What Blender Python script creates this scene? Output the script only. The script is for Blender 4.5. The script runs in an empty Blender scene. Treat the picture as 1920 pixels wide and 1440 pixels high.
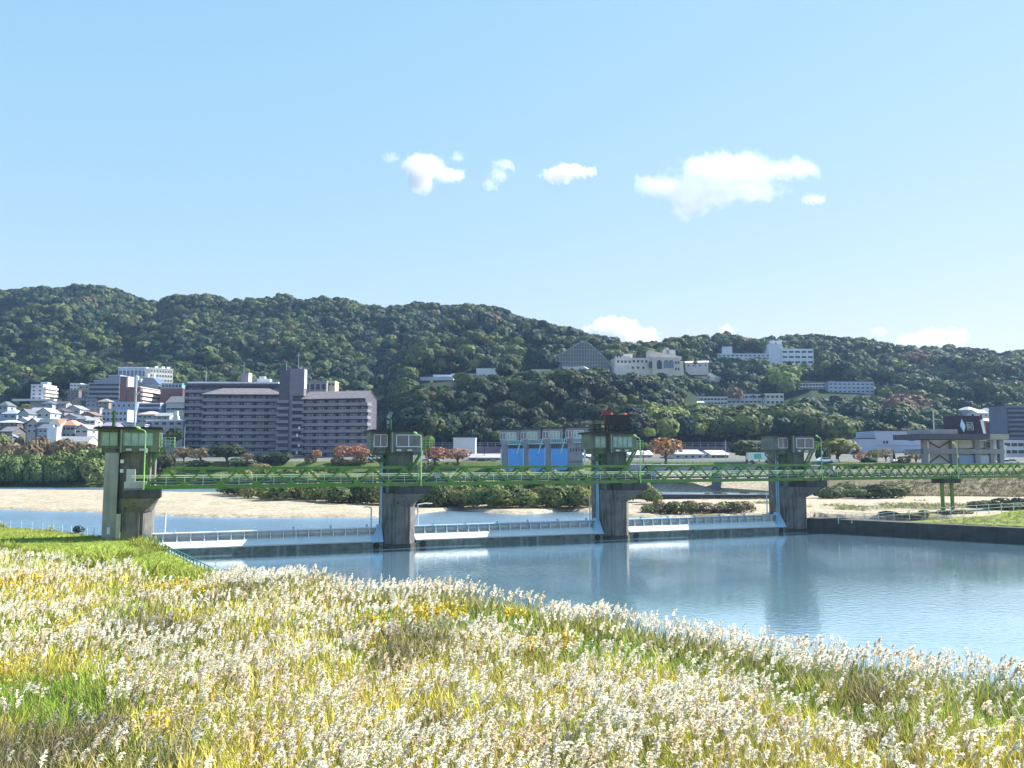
import bpy, math, random
import numpy as np
from mathutils import Vector
R = math.radians
random.seed(7); RNG = np.random.default_rng(11)
sc = bpy.context.scene
# ------------------------------------------------------------------ camera
F = 1507.0; HORIZ = 852.0; CAMZ = 12.0
PITCH = math.atan((HORIZ-720)/F); CP, SP = math.cos(PITCH), math.sin(PITCH)
cd = bpy.data.cameras.new('camera'); cam = bpy.data.objects.new('camera', cd)
sc.collection.objects.link(cam); sc.camera = cam
cam.location = (0, 0, CAMZ); cam.rotation_euler = (R(90)+PITCH, 0, 0)
cd.sensor_width = 36; cd.lens = F/1920*36; cd.clip_start = 0.5; cd.clip_end = 30000
sc.render.resolution_x = 1024; sc.render.resolution_y = 768
# ------------------------------------------------------------------ sky and sun
SUN_AZ, SUN_EL = R(25), R(43)         # azimuth counter-clockwise from +X
w = bpy.data.worlds.new('World'); sc.world = w; w.use_nodes = True
nt = w.node_tree; bg = nt.nodes['Background']
sky = nt.nodes.new('ShaderNodeTexSky'); sky.sky_type = 'NISHITA'; sky.sun_disc = False
sky.sun_elevation = SUN_EL; sky.sun_rotation = R(90)-SUN_AZ
sky.air_density = 1.1; sky.dust_density = 0.0; sky.ozone_density = 2.2
SKY = 0.125; EXPO = 1.45; KX = SKY*2**EXPO
# the photograph's camera compresses the sky's range: one power per channel
sp_ = nt.nodes.new('ShaderNodeSeparateColor'); cb_ = nt.nodes.new('ShaderNodeCombineColor'); nt.links.new(sky.outputs[0], sp_.inputs[0])
for ch, (k_, g_) in enumerate(((.61, .62), (.722, .30), (.915, .06))):
    pw = nt.nodes.new('ShaderNodeMath'); pw.operation = 'POWER'; pw.inputs[1].default_value = g_; nt.links.new(sp_.outputs[ch], pw.inputs[0])
    ml = nt.nodes.new('ShaderNodeMath'); ml.operation = 'MULTIPLY'; ml.inputs[1].default_value = k_*KX**(g_-1); nt.links.new(pw.outputs[0], ml.inputs[0]); nt.links.new(ml.outputs[0], cb_.inputs[ch])
nt.links.new(cb_.outputs[0], bg.inputs[0]); bg.inputs[1].default_value = SKY
sl = bpy.data.lights.new('sun', 'SUN'); sl.energy = 4.6; sl.angle = R(0.5); sl.color = (1, .95, .86)
so = bpy.data.objects.new('sun', sl); sc.collection.objects.link(so)
so.rotation_euler = (R(90)-SUN_EL, 0, SUN_AZ+R(90))
so.location = (100, 50, 300)
sc.view_settings.view_transform = 'Standard'; sc.view_settings.look = 'None'
sc.view_settings.exposure = EXPO; sc.view_settings.gamma = 1; sc.view_settings.use_curve_mapping = False
cy = sc.cycles
cy.max_bounces = 10; cy.diffuse_bounces = 2; cy.glossy_bounces = 3; cy.transmission_bounces = 4
cy.transparent_max_bounces = 6; cy.volume_bounces = 8; cy.use_denoising = True
cy.caustics_reflective = False; cy.caustics_refractive = False
# ------------------------------------------------------------------ projection helpers
def at_y(px, py, Y):
    cx = (px-960)/F; c = (720-py)/F
    d = (cx, CP-SP*c, SP+CP*c); t = Y/d[1]
    return Vector((d[0]*t, Y, CAMZ+d[2]*t))
def at_z(px, py, z):
    cx = (px-960)/F; c = (720-py)/F
    d = (cx, CP-SP*c, SP+CP*c); t = (z-CAMZ)/d[2]
    return Vector((d[0]*t, d[1]*t, z))
def proj(x, y, z):
    dep = y*CP+(z-CAMZ)*SP; up = -y*SP+(z-CAMZ)*CP
    return 960+F*x/dep, 720-F*up/dep
# ------------------------------------------------------------------ noise
def _hash(ix, iy, seed):
    n = (ix.astype(np.int64)*374761393 + iy.astype(np.int64)*668265263 + seed*1442695041) & 0x7fffffff
    n = ((n ^ (n >> 13))*1274126177) & 0x7fffffff
    return ((n ^ (n >> 16)) & 0xffff)/65535.0
def vnoise(x, y, s, seed=0):
    x = np.asarray(x, float)/s; y = np.asarray(y, float)/s
    ix, iy = np.floor(x), np.floor(y); fx, fy = x-ix, y-iy
    fx = fx*fx*(3-2*fx); fy = fy*fy*(3-2*fy)
    a = _hash(ix, iy, seed); b = _hash(ix+1, iy, seed); c = _hash(ix, iy+1, seed); d = _hash(ix+1, iy+1, seed)
    return (a*(1-fx)+b*fx)*(1-fy)+(c*(1-fx)+d*fx)*fy
def fbm(x, y, s, seed=0, o=3):
    v = 0; a = 1; t = 0
    for i in range(o):
        v = v+a*vnoise(x, y, s/(2**i), seed+i*17); t += a; a *= .5
    return v/t
def sstep(a, b, x):
    t = np.clip((np.asarray(x, float)-a)/(b-a), 0, 1); return t*t*(3-2*t)
# ------------------------------------------------------------------ object helpers
COL = sc.collection
def tag(o, label=None, cat=None, group=None, kind=None):
    if label: o['label'] = label
    if cat: o['category'] = cat
    if group: o['group'] = group
    if kind: o['kind'] = kind
    return o
def empty(name, loc, rz=0, label=None, cat=None, group=None):
    o = bpy.data.objects.new(name, None); COL.objects.link(o)
    o.location = loc; o.rotation_euler = (0, 0, rz); o.empty_display_size = .5
    return tag(o, label, cat, group)
def link_mesh(name, me, parent=None, loc=None, rz=0):
    o = bpy.data.objects.new(name, me); COL.objects.link(o)
    if parent: o.parent = parent
    if loc is not None: o.location = loc
    if rz: o.rotation_euler = (0, 0, rz)
    return o
def np_mesh(name, V, Q, mat, cols=None, smooth=False, k=4):
    me = bpy.data.meshes.new(name)
    V = np.asarray(V, np.float32); Q = np.asarray(Q, np.int32)
    me.vertices.add(len(V)); me.vertices.foreach_set('co', V.ravel())
    me.loops.add(Q.size); me.loops.foreach_set('vertex_index', Q.ravel())
    me.polygons.add(len(Q))
    me.polygons.foreach_set('loop_start', np.arange(0, Q.size, k, dtype=np.int32))
    try: me.polygons.foreach_set('loop_total', np.full(len(Q), k, np.int32))
    except Exception: pass
    if cols is not None:
        at = me.color_attributes.new('tint', 'FLOAT_COLOR', 'POINT')
        c = np.ones((len(V), 4), np.float32); c[:, :3] = cols
        at.data.foreach_set('color', c.ravel())
    me.update(calc_edges=True)
    me.polygons.foreach_set('use_smooth', np.full(len(Q), smooth))
    for m in (mat if isinstance(mat, (list, tuple)) else [mat]): me.materials.append(m)
    return me
class MB:
    def __init__(s): s.v = []; s.f = []; s.m = []
    def face(s, pts, m=0):
        n = len(s.v); s.v += [tuple(p) for p in pts]; s.f.append(tuple(range(n, n+len(pts)))); s.m.append(m)
    def hexa(s, p, m=0):          # 8 points: bottom 4 ccw, top 4 ccw
        n = len(s.v); s.v += [tuple(q) for q in p]
        for f in ((0,3,2,1),(4,5,6,7),(0,1,5,4),(1,2,6,5),(2,3,7,6),(3,0,4,7)):
            s.f.append(tuple(n+i for i in f)); s.m.append(m)
        return s
    def box(s, x0, x1, y0, y1, z0, z1, m=0):
        return s.hexa([(x0,y0,z0),(x1,y0,z0),(x1,y1,z0),(x0,y1,z0),(x0,y0,z1),(x1,y0,z1),(x1,y1,z1),(x0,y1,z1)], m)
    def prism(s, poly, z0, z1, m=0):
        n = len(s.v); k = len(poly)
        s.v += [(x, y, z0) for x, y in poly]+[(x, y, z1) for x, y in poly]
        s.f.append(tuple(n+i for i in reversed(range(k)))); s.f.append(tuple(n+k+i for i in range(k)))
        for i in range(k):
            j = (i+1) % k; s.f.append((n+i, n+j, n+k+j, n+k+i))
        s.m += [m]*(k+2); return s
    def extr(s, poly, x0, x1, m=0):  # polygon in (y,z), extruded along x
        n = len(s.v); k = len(poly)
        s.v += [(x0, y, z) for y, z in poly]+[(x1, y, z) for y, z in poly]
        s.f.append(tuple(n+i for i in reversed(range(k)))); s.f.append(tuple(n+k+i for i in range(k)))
        for i in range(k):
            j = (i+1) % k; s.f.append((n+i, n+j, n+k+j, n+k+i))
        s.m += [m]*(k+2); return s
    def beam(s, p, q, wd, h=None, m=0):
        p, q = Vector(p), Vector(q); h = h or wd; d = (q-p).normalized()
        up = Vector((0, 0, 1)) if abs(d.z) < .95 else Vector((0, 1, 0))
        a = d.cross(up).normalized()*wd/2; b = a.cross(d).normalized()*h/2
        return s.hexa([p-a-b, p+a-b, q+a-b, q-a-b, p-a+b, p+a+b, q+a+b, q-a+b], m)
    def tube(s, pts, r, n=6, m=0):
        pts = [Vector(p) for p in pts]; rr = r if isinstance(r, (list, tuple)) else [r]*len(pts)
        base = len(s.v)
        for i, p in enumerate(pts):
            d = (pts[min(i+1, len(pts)-1)]-pts[max(i-1, 0)]).normalized()
            up = Vector((0, 0, 1)) if abs(d.z) < .9 else Vector((1, 0, 0))
            a = d.cross(up).normalized(); b = a.cross(d)
            for k in range(n):
                t = 2*math.pi*k/n; s.v.append(tuple(p+(a*math.cos(t)+b*math.sin(t))*rr[i]))
        for i in range(len(pts)-1):
            for k in range(n):
                k2 = (k+1) % n
                s.f.append((base+i*n+k, base+i*n+k2, base+(i+1)*n+k2, base+(i+1)*n+k)); s.m.append(m)
        s.f.append(tuple(base+k for k in reversed(range(n)))); s.m.append(m)
        s.f.append(tuple(base+(len(pts)-1)*n+k for k in range(n))); s.m.append(m)
        return s
    def mesh(s, name, mats, bevel=0):
        me = bpy.data.meshes.new(name); me.from_pydata(s.v, [], s.f)
        for m in (mats if isinstance(mats, (list, tuple)) else [mats]): me.materials.append(m)
        me.polygons.foreach_set('material_index', s.m); me.update(); return me
    def build(s, name, mats, parent=None, loc=None, rz=0, bevel=0):
        o = link_mesh(name, s.mesh(name, mats), parent, loc, rz)
        if bevel:
            b = o.modifiers.new('bevel', 'BEVEL'); b.width = bevel; b.segments = 2; b.limit_method = 'ANGLE'
        return o
# ------------------------------------------------------------------ materials
MATS = {}
def mat(name, col, rough=.8, var=.12, scale=1.0, metal=0, bump=0, spec=.3, streak=0, streakcol=(.03,.03,.028), obj=False, trans=0):
    if name in MATS: return MATS[name]
    m = bpy.data.materials.new(name); m.use_nodes = True; t = m.node_tree; b = t.nodes['Principled BSDF']
    L = t.links.new; N = t.nodes.new
    b.inputs['Roughness'].default_value = rough; b.inputs['Metallic'].default_value = metal
    b.inputs['Specular IOR Level'].default_value = spec
    tc = N('ShaderNodeTexCoord')
    ns = N('ShaderNodeTexNoise'); ns.inputs['Scale'].default_value = scale; ns.inputs['Detail'].default_value = 6
    L(tc.outputs['Object'], ns.inputs['Vector'])
    mr = N('ShaderNodeMapRange'); mr.inputs[1].default_value = .25; mr.inputs[2].default_value = .75
    mr.inputs[3].default_value = 1-var; mr.inputs[4].default_value = 1+var; L(ns.outputs[0], mr.inputs[0])
    mx = N('ShaderNodeMix'); mx.data_type = 'RGBA'; mx.blend_type = 'MULTIPLY'; mx.inputs[0].default_value = 1
    mx.inputs[6].default_value = (*col, 1); L(mr.outputs[0], mx.inputs[7]); out = mx.outputs[2]
    if obj:
        oi = N('ShaderNodeObjectInfo'); L(oi.outputs['Color'], mx.inputs[6])
    if streak:
        mp = N('ShaderNodeMapping'); mp.inputs['Scale'].default_value = (1.3, 1.3, .12); L(tc.outputs['Object'], mp.inputs[0])
        n2 = N('ShaderNodeTexNoise'); n2.inputs['Scale'].default_value = 1.6; n2.inputs['Detail'].default_value = 5; L(mp.outputs[0], n2.inputs['Vector'])
        r2 = N('ShaderNodeMapRange'); r2.inputs[1].default_value = .52; r2.inputs[2].default_value = .68
        r2.inputs[3].default_value = 0; r2.inputs[4].default_value = streak; L(n2.outputs[0], r2.inputs[0])
        m2 = N('ShaderNodeMix'); m2.data_type = 'RGBA'; L(r2.outputs[0], m2.inputs[0]); L(out, m2.inputs[6]); m2.inputs[7].default_value = (*streakcol, 1)
        out = m2.outputs[2]
    L(out, b.inputs['Base Color'])
    if bump:
        bp = N('ShaderNodeBump'); bp.inputs['Strength'].default_value = bump; bp.inputs['Distance'].default_value = .05
        n3 = N('ShaderNodeTexNoise'); n3.inputs['Scale'].default_value = scale*6; n3.inputs['Detail'].default_value = 4; L(tc.outputs['Object'], n3.inputs['Vector'])
        L(n3.outputs[0], bp.inputs['Height']); L(bp.outputs[0], b.inputs['Normal'])
    MATS[name] = m; return m
def leafmat(name, trans=.25, rough=.7, spec=.2, lift=0):
    m = bpy.data.materials.new(name); m.use_nodes = True; t = m.node_tree; b = t.nodes['Principled BSDF']
    L = t.links.new; N = t.nodes.new
    at = N('ShaderNodeAttribute'); at.attribute_name = 'tint'; oi = N('ShaderNodeObjectInfo')
    mx = N('ShaderNodeMix'); mx.data_type = 'RGBA'; mx.blend_type = 'MULTIPLY'; mx.inputs[0].default_value = 1
    L(at.outputs['Color'], mx.inputs[6]); L(oi.outputs['Color'], mx.inputs[7])
    b.inputs['Roughness'].default_value = rough; b.inputs['Specular IOR Level'].default_value = spec
    L(mx.outputs[2], b.inputs['Base Color'])
    tr = N('ShaderNodeBsdfTranslucent'); L(mx.outputs[2], tr.inputs[0])
    if lift:      # fine hairs catch light from every side: blend the facet normal with the upright one
        ge = N('ShaderNodeNewGeometry'); vm = N('ShaderNodeMix'); vm.data_type = 'VECTOR'; vm.inputs[0].default_value = lift
        L(ge.outputs['Normal'], vm.inputs[4]); vm.inputs[5].default_value = (.25, -.1, 1); nn = N('ShaderNodeVectorMath'); nn.operation = 'NORMALIZE'
        L(vm.outputs[1], nn.inputs[0]); L(nn.outputs[0], b.inputs['Normal'])
    ms = N('ShaderNodeMixShader'); ms.inputs[0].default_value = trans
    L(b.outputs[0], ms.inputs[1]); L(tr.outputs[0], ms.inputs[2]); L(ms.outputs[0], t.nodes['Material Output'].inputs[0])
    return m
M_LEAF = leafmat('foliage', .22); M_REED = leafmat('reed_leaf', .3, .6, .2, .5); M_PLUME = leafmat('reed_plume', .55, .9, .05, .45)
M_BARK = mat('bark', (.09, .07, .055), .9, .3, 3)
CONC = mat('weathered_concrete', (.18, .175, .165), .85, .35, .7, bump=.3, streak=.75)
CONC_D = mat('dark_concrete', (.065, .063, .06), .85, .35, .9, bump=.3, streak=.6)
CONC_L = mat('pale_concrete', (.30, .31, .32), .85, .2, .8, bump=.2, streak=.3, streakcol=(.12,.12,.12))
CONC_P = mat('cabin_concrete', (.16, .18, .16), .85, .3, .8, bump=.2, streak=.6)
GREEN = mat('green_paint', (.085, .20, .03), .5, .3, 2.0, spec=.4)
GREEN_D = mat('dark_green_paint', (.02, .085, .02), .6, .3, 2.0)
GREEN_L = mat('pale_green_paint', (.36, .62, .22), .4, .15, 2.0)
RAIL = mat('yellow_green_rail_glint', (.82, .92, .50), .35, .15, .35, spec=.5)  # base colour raised to carry the rail's glossy sun reflection
PIPE = mat('grey_green_pipe', (.06, .13, .10), .5, .3, 1.0)
WHITE = mat('white_paint', (.72, .74, .76), .6, .08, .5)
WHITE_G = mat('gate_white', (.80, .84, .88), .45, .06, .6, streak=.12, streakcol=(.35,.42,.5))
BLUEPALE = mat('pale_blue_paint', (.38, .56, .74), .45, .1, .8)
BLUE = mat('blue_gate_paint', (.10, .34, .80), .5, .08, .5)
ALGAE = mat('algae_concrete', (.17, .19, .17), .8, .4, 1.2, bump=.3, streak=.6, streakcol=(.36,.40,.38))
ROOF_D = mat('dark_roof', (.035, .03, .03), .7, .3, 1.5)
STEEL = mat('galvanised_steel', (.42, .46, .5), .4, .1, 2, metal=.3)
GLASS = mat('window_glass', (.05, .09, .12), .08, .3, .6, spec=.8)
GLASS_G = mat('green_window_glass', (.20, .38, .33), .12, .4, .8, spec=.8)
BLACK = mat('black_metal', (.012, .012, .016), .6, .2, 1)
RED = mat('red_paint', (.25, .035, .03), .5, .2, 2)
TYRE = mat('tyre_rubber', (.02, .02, .02), .9, .1, 4)
def wallm(c, v=.1): 
    n = 'wall_paint_%02d_%02d_%02d' % tuple(int(x*99) for x in c)
    return mat(n, c, .85, v, .35, streak=.12, streakcol=tuple(x*.6 for x in c))
def roofm(c):
    n = 'roof_tile_%02d_%02d_%02d' % tuple(int(x*99) for x in c)
    return mat(n, c, .7, .25, 1.2)
# ------------------------------------------------------------------ weir axis
O2 = at_z(752, 1028, 0); O4 = at_z(1502, 998, 0)
AX = Vector((O4.x-O2.x, O4.y-O2.y, 0)); SPAN = AX.length/2; AX.normalize(); BX = Vector((-AX.y, AX.x, 0))
WROT = math.atan2(AX.y, AX.x)
def WL(a, b, z=0): return Vector((O2.x, O2.y, 0))+AX*a+BX*b+Vector((0, 0, z))
PIER_A = [-SPAN*1.005, 0, SPAN, 2*SPAN]
# ------------------------------------------------------------------ ground height field
def seg_dist(x, y, P):
    best = np.full(np.shape(x), 1e9); 
    for (x0, y0), (x1, y1) in zip(P[:-1], P[1:]):
        dx, dy = x1-x0, y1-y0; t = np.clip(((x-x0)*dx+(y-y0)*dy)/(dx*dx+dy*dy), 0, 1)
        best = np.minimum(best, np.hypot(x-x0-t*dx, y-y0-t*dy))
    return best
def inside(x, y, P):
    r = np.zeros(np.shape(x), bool)
    n = len(P)
    for i in range(n):
        (x0, y0), (x1, y1) = P[i], P[(i+1) % n]
        if y0 == y1: continue
        c = ((y0 > y) != (y1 > y)) & (x < (x1-x0)*(y-y0)/(y1-y0)+x0)
        r ^= c
    return r
def sdist(x, y, P):     # positive inside
    d = seg_dist(x, y, list(P)+[P[0]]); return np.where(inside(x, y, P), d, -d)
def zpt(px, py, z): p = at_z(px, py, z); return (p.x, p.y)
EDGE = [(-400,190),(-140,135),zpt(0,986,2.5),zpt(110,993,2.5),zpt(172,1000,2.5),(WL(PIER_A[0]-3,4)).to_2d()[:],(WL(PIER_A[0]-2.5,-.3)).to_2d()[:],
        (WL(PIER_A[0]+2.2,-.6)).to_2d()[:], zpt(300,1024,2.3),zpt(345,1044,2.3),zpt(408,1075,2.3),zpt(470,1092,2.3),
        (-15.5,58),(-9.3,54),(-3.8,51.5),(1.3,47.5),(7.4,41.4),(13.1,37.0),(20.4,31.4),(29.5,23),(60,-12)]
EDGE = [tuple(e) for e in EDGE]
BANK = EDGE+[(60,-60),(-400,-60)]
def W2(px, py, z=2.05): return zpt(px, py, z)
BAR = [W2(-500,956),W2(-60,955),W2(60,957),W2(180,961),W2(300,967),W2(420,970),W2(560,971),W2(700,969),W2(760,966),
       W2(830,958.5),W2(860,955),W2(905,960),W2(960,964),W2(1010,963),W2(1060,958),W2(1110,962),W2(1195,971),W2(1300,977),W2(1450,971),(45.5,130),
       (66,128),(110,112),(260,70),(260,175),W2(1700,921),W2(1530,930),W2(1450,937),W2(1330,938),W2(1210,940),W2(1110,925),(20,196),(-20,198),
       W2(520,925),W2(430,926),W2(330,923),W2(100,920),W2(-60,919),W2(-500,919)]
FAR = [(-900,330),(-420,280),(-190,252),(-100,243),(-30,232),(15,226),(50,216),W2(1330,922),W2(1470,924),(78,180),(110,172),(160,168),(300,150),(900,60)]
FARP = FAR+[(900,3000),(-900,3000)]
WALLP = [tuple(WL(2*SPAN+1.6, .6).to_2d()), (69.6,108.6), (120,76)]
LANDR = [WALLP[0], WALLP[1], WALLP[2], (260,60),(260,123),(78,123.5),(60,122.2),(49,122.5)]
TAB = {
 -700:[(310,9.7),(400,'818'),(520,'780'),(640,'735'),(800,'620'),(1000,'560')],
 0:[(310,9.7),(400,'812'),(520,'765'),(600,'737'),(800,'630'),(1000,'557')],
 100:[(310,9.7),(400,'810'),(520,'758'),(600,'728'),(800,'615'),(1000,'549')],
 190:[(310,9.7),(400,'808'),(520,'752'),(600,'720'),(800,'618'),(1000,'550')],
 250:[(310,9.7),(400,'810'),(520,'750'),(600,'712'),(800,'625'),(1000,'562')],
 290:[(310,9.7),(400,'815'),(520,'750'),(600,'705'),(800,'630'),(1000,'577')],
 340:[(310,9.7),(420,'820'),(520,'762'),(650,'680'),(900,'567')],
 430:[(310,9.7),(430,'828'),(520,'775'),(650,'690'),(900,'577')],
 530:[(310,9.7),(430,'835'),(520,'780'),(650,'690'),(900,'574')],
 700:[(300,9.7),(420,'840'),(520,'780'),(650,'700'),(900,'585')],
 800:[(285,9.7),(340,'845'),(420,'772'),(480,'728'),(560,'716'),(700,'660'),(900,'585')],
 900:[(275,9.7),(330,'846'),(372,'840'),(392,'800'),(412,'768'),(450,'733'),(540,'706'),(700,'645'),(900,'590')],
 1000:[(270,9.7),(320,'847'),(368,'842'),(388,'795'),(408,'752'),(436,'718'),(560,'698'),(700,'655'),(860,'615')],
 1060:[(270,9.7),(320,'847'),(368,'842'),(388,'790'),(408,'748'),(436,'715'),(560,'693'),(700,'668'),(800,'630')],
 1130:[(270,9.7),(320,'847'),(368,'842'),(388,'798'),(408,'758'),(436,'724'),(560,'697'),(640,'680'),(760,'652')],
 1200:[(270,9.7),(320,'845'),(370,'810'),(430,'762'),(500,'730'),(560,'700'),(640,'690'),(760,'657')],
 1280:[(270,9.7),(320,'845'),(370,'825'),(430,'790'),(500,'757'),(560,'708'),(640,'690'),(760,'648')],
 1350:[(262,9.7),(320,'848'),(400,'820'),(480,'772'),(540,'757'),(620,'715'),(700,'676'),(800,'648')],
 1450:[(250,9.7),(320,'848'),(420,'820'),(500,'772'),(540,'762'),(620,'725'),(690,'685'),(800,'648')],
 1520:[(240,9.7),(320,'848'),(420,'820'),(500,'785'),(570,'742'),(650,'705'),(690,'688'),(800,'640')],
 1600:[(230,9.7),(320,'848'),(420,'822'),(500,'785'),(570,'742'),(650,'705'),(800,'650')],
 1700:[(225,9.7),(300,'850'),(420,'820'),(500,'790'),(600,'738'),(700,'695'),(820,'662')],
 1800:[(220,9.7),(300,'850'),(420,'815'),(500,'795'),(600,'755'),(700,'705'),(820,'667')],
 1920:[(215,9.7),(300,'850'),(420,'825'),(500,'800'),(600,'760'),(700,'715'),(820,'678')],
 2900:[(215,9.7),(300,'850'),(420,'835'),(500,'815'),(600,'780'),(700,'740'),(820,'705')]}
TPX = np.array(sorted(TAB)); TD = np.arange(200, 1801, 10.0)
TZ = []
for p in TPX:
    L_ = [(d, at_y(p, float(v), d).z if isinstance(v, str) else v) for d, v in TAB[p]]
    dl, zl = L_[-1]; L_ += [(dl+60, zl-3), (dl+250, zl*.75), (1900, zl*.45)]
    TZ.append(np.interp(TD, [q[0] for q in L_], [q[1] for q in L_]))
TZ = np.array(TZ)
k_ = np.array([.25, .5, .25])
for _ in range(3): TZ = np.apply_along_axis(lambda r: np.convolve(np.pad(r, 1, 'edge'), k_, 'valid'), 1, TZ)
SKYX = [-700,0,60,190,250,290,340,400,450,530,600,700,760,870,920,1000,1060,1100,1140,1200,1260,1300,1350,1400,1440,1500,1560,1640,1700,1760,1810,1860,1920,2900]
SKYY = [560,545,536,537,549,563,554,557,566,560,568,572,572,575,581,602,615,626,640,646,636,631,632,640,638,629,633,641,650,651,653,659,661,690]
def hills(x, y):
    u = np.clip(960+F*x/np.maximum(y, 50), TPX[0], TPX[-1]); d = np.clip(y, TD[0], TD[-1]-.01)
    i = np.clip(np.searchsorted(TPX, u)-1, 0, len(TPX)-2); fu = (u-TPX[i])/(TPX[i+1]-TPX[i]); fu = fu*fu*(3-2*fu)
    j = ((d-TD[0])/10).astype(int); fd = (d-TD[0])/10-j
    z = (TZ[i, j]*(1-fd)+TZ[i, j+1]*fd)*(1-fu)+(TZ[i+1, j]*(1-fd)+TZ[i+1, j+1]*fd)*fu
    rid = 1-np.abs(2*fbm(x, y, 110, 5)-1)*2
    amp = sstep(330, 640, y)*np.clip((z-20)/60, 0, 1)
    z = z+amp*(rid*18-9+10*(fbm(x, y, 45, 9)-.5))
    lim = CAMZ+y*np.tan(np.arctan((720-(np.interp(u, SKYX, SKYY)+9))/F)+PITCH)
    return np.where(y > 500, np.minimum(z, lim), z)
def ground(x, y):
    x = np.asarray(x, float); y = np.asarray(y, float)
    sb = sdist(x, y, BANK)
    z = np.full(x.shape, -1.6)
    # river bed: lower pool / upper pool
    bl = (x-O2.x)*BX.x+(y-O2.y)*BX.y
    z = np.where(bl > 2, .6, z)
    bank = 2.35+.35*(fbm(x, y, 9, 3)-.5)
    zb = -1.6+(bank+1.6)*sstep(-1.6, .7, sb)
    lev = np.clip((17-.25*x-y)*.55, 0, 7.9)
    zb = zb+lev*sstep(0, 4, sb)
    z = np.maximum(z, zb)
    s2 = sdist(x, y, BAR)
    hump = 2.45+.5*sstep(2, 25, s2)+.35*(fbm(x, y, 14, 21)-.5)
    z = np.where((bl > 6) | ((x > 50) & (s2 > 0)), np.maximum(z, .6+(hump-.6)*sstep(-2.5, 2.0, s2+2.2*(fbm(x, y, 12, 8)-.5))), z)
    s3 = sdist(x, y, LANDR)
    wb = seg_dist(x, y, WALLP)
    zr = 2.05+.115*wb*sstep(50, 80, x)
    z = np.where(s3 > 1.3, np.maximum(zr, 2.0), z)
    s4 = sdist(x, y, FARP)
    zl = 1.2+(9.7-1.2)*np.clip((s4+1)/24, 0, 1)
    zf = np.where(s4 > 23, np.where(y > 200, hills(x, y), 9.7), zl+.5*(fbm(x, y, 6, 2)-.5))
    zf = np.where(s4 > 23, np.maximum(zf, 9.7-.6*(fbm(x, y, 20, 4))), zf)
    z = np.where(s4 > -1, np.maximum(z, zf), z)
    return z
def gz(x, y): return float(ground(np.array([x]), np.array([y]))[0])
# ground sheet: a fan of rows, finer where the ground is near
rows = [3.0]
while rows[-1] < 1500: rows.append(rows[-1]+max(.55, rows[-1]*.0085))
rows = np.array([-40, -20, -8, -2]+rows)
us = np.arange(-1600, 3600, 8.0)
Yg, Ug = np.meshgrid(rows, us, indexing='ij')
Xg = (Ug-960)/F*np.maximum(Yg, 0)+ (Ug-960)/F*25*np.exp(-np.maximum(Yg,0)/60)*1.0
Zg = ground(Xg, Yg)
nr, nc = Xg.shape
idx = np.arange(nr*nc).reshape(nr, nc)
Q = np.stack([idx[:-1, :-1], idx[:-1, 1:], idx[1:, 1:], idx[1:, :-1]], -1).reshape(-1, 4)
x, y, z = Xg.ravel(), Yg.ravel(), Zg.ravel()
def c3(*a): return np.array(a, float)
col = np.tile(c3(.10, .13, .05), (len(x), 1))
def paint(mask, c, j=.15, s=5):
    mask = np.clip(mask, 0, 1)[:, None]; n = 1+j*(2*fbm(x, y, s, 33)-1)
    col[:] = col*(1-mask)+np.array(c)*n[:, None]*mask
sb = sdist(x, y, BANK); s2 = sdist(x, y, BAR); s4 = sdist(x, y, FARP); s3 = sdist(x, y, LANDR)
paint(z < 2.1, (.07, .075, .06))
paint((s2 > -6)*1., (.345, .295, .225), .25, 2.2)
paint(sstep(.68, .80, fbm(x, y, 16, 40))*(s2 > 0)*(x > 18), (.17, .17, .07), .3, 3)
paint(sstep(.5, .6, fbm(x, y, 30, 41))*(s2 > 0)*(x > -40)*(x < 18)*(y > 150), (.10, .12, .05), .3, 3)
paint((s3 > .3)*1., (.17, .21, .045), .2, 4)
paint((s4 > -1)*1., (.08, .105, .032), .4, 5)
paint((s4 > -1)*(s4 < 21)*(x > 40)*1., (.20, .17, .11), .35, 7)
paint((s4 > -1)*(s4 < 15)*(x > 20)*(x < 75)*1., (.34, .31, .25), .25, 4)
paint((s4 > 23)*1., (.14, .14, .13), .2, 8)
paint((s4 > 20)*(s4 < 34)*1., (.085, .11, .035), .35, 6)
paint((s4 > 60)*(np.abs(z-10) > 3)*1., (.022, .035, .018), .3, 8)
paint((sb > -1.5)*1., (.13, .16, .035), .35, 6)
lawn = (sb > .2)*sstep(66, 71, y)*(x < -10)
paint(lawn, (.22, .29, .045), .25, 5)
paint((sb > -1.8)*(sb < .5)*(x > -41)*(x < -20)*1., (.35, .35, .33), .15, 4)
mg = bpy.data.materials.new('ground_surface'); mg.use_nodes = True
t = mg.node_tree; b = t.nodes['Principled BSDF']; b.inputs['Roughness'].default_value = .95; b.inputs['Specular IOR Level'].default_value = .1
a_ = t.nodes.new('ShaderNodeAttribute'); a_.attribute_name = 'tint'
ns = t.nodes.new('ShaderNodeTexNoise'); ns.inputs['Scale'].default_value = 1.6; ns.inputs['Detail'].default_value = 8
tc = t.nodes.new('ShaderNodeTexCoord'); t.links.new(tc.outputs['Object'], ns.inputs['Vector'])
mr = t.nodes.new('ShaderNodeMapRange'); mr.inputs[1].default_value = .3; mr.inputs[2].default_value = .7; mr.inputs[3].default_value = .6; mr.inputs[4].default_value = 1.35
t.links.new(ns.outputs[0], mr.inputs[0])
mx = t.nodes.new('ShaderNodeMix'); mx.data_type = 'RGBA'; mx.blend_type = 'MULTIPLY'; mx.inputs[0].default_value = 1
t.links.new(a_.outputs['Color'], mx.inputs[6]); t.links.new(mr.outputs[0], mx.inputs[7]); t.links.new(mx.outputs[2], b.inputs['Base Color'])
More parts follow.
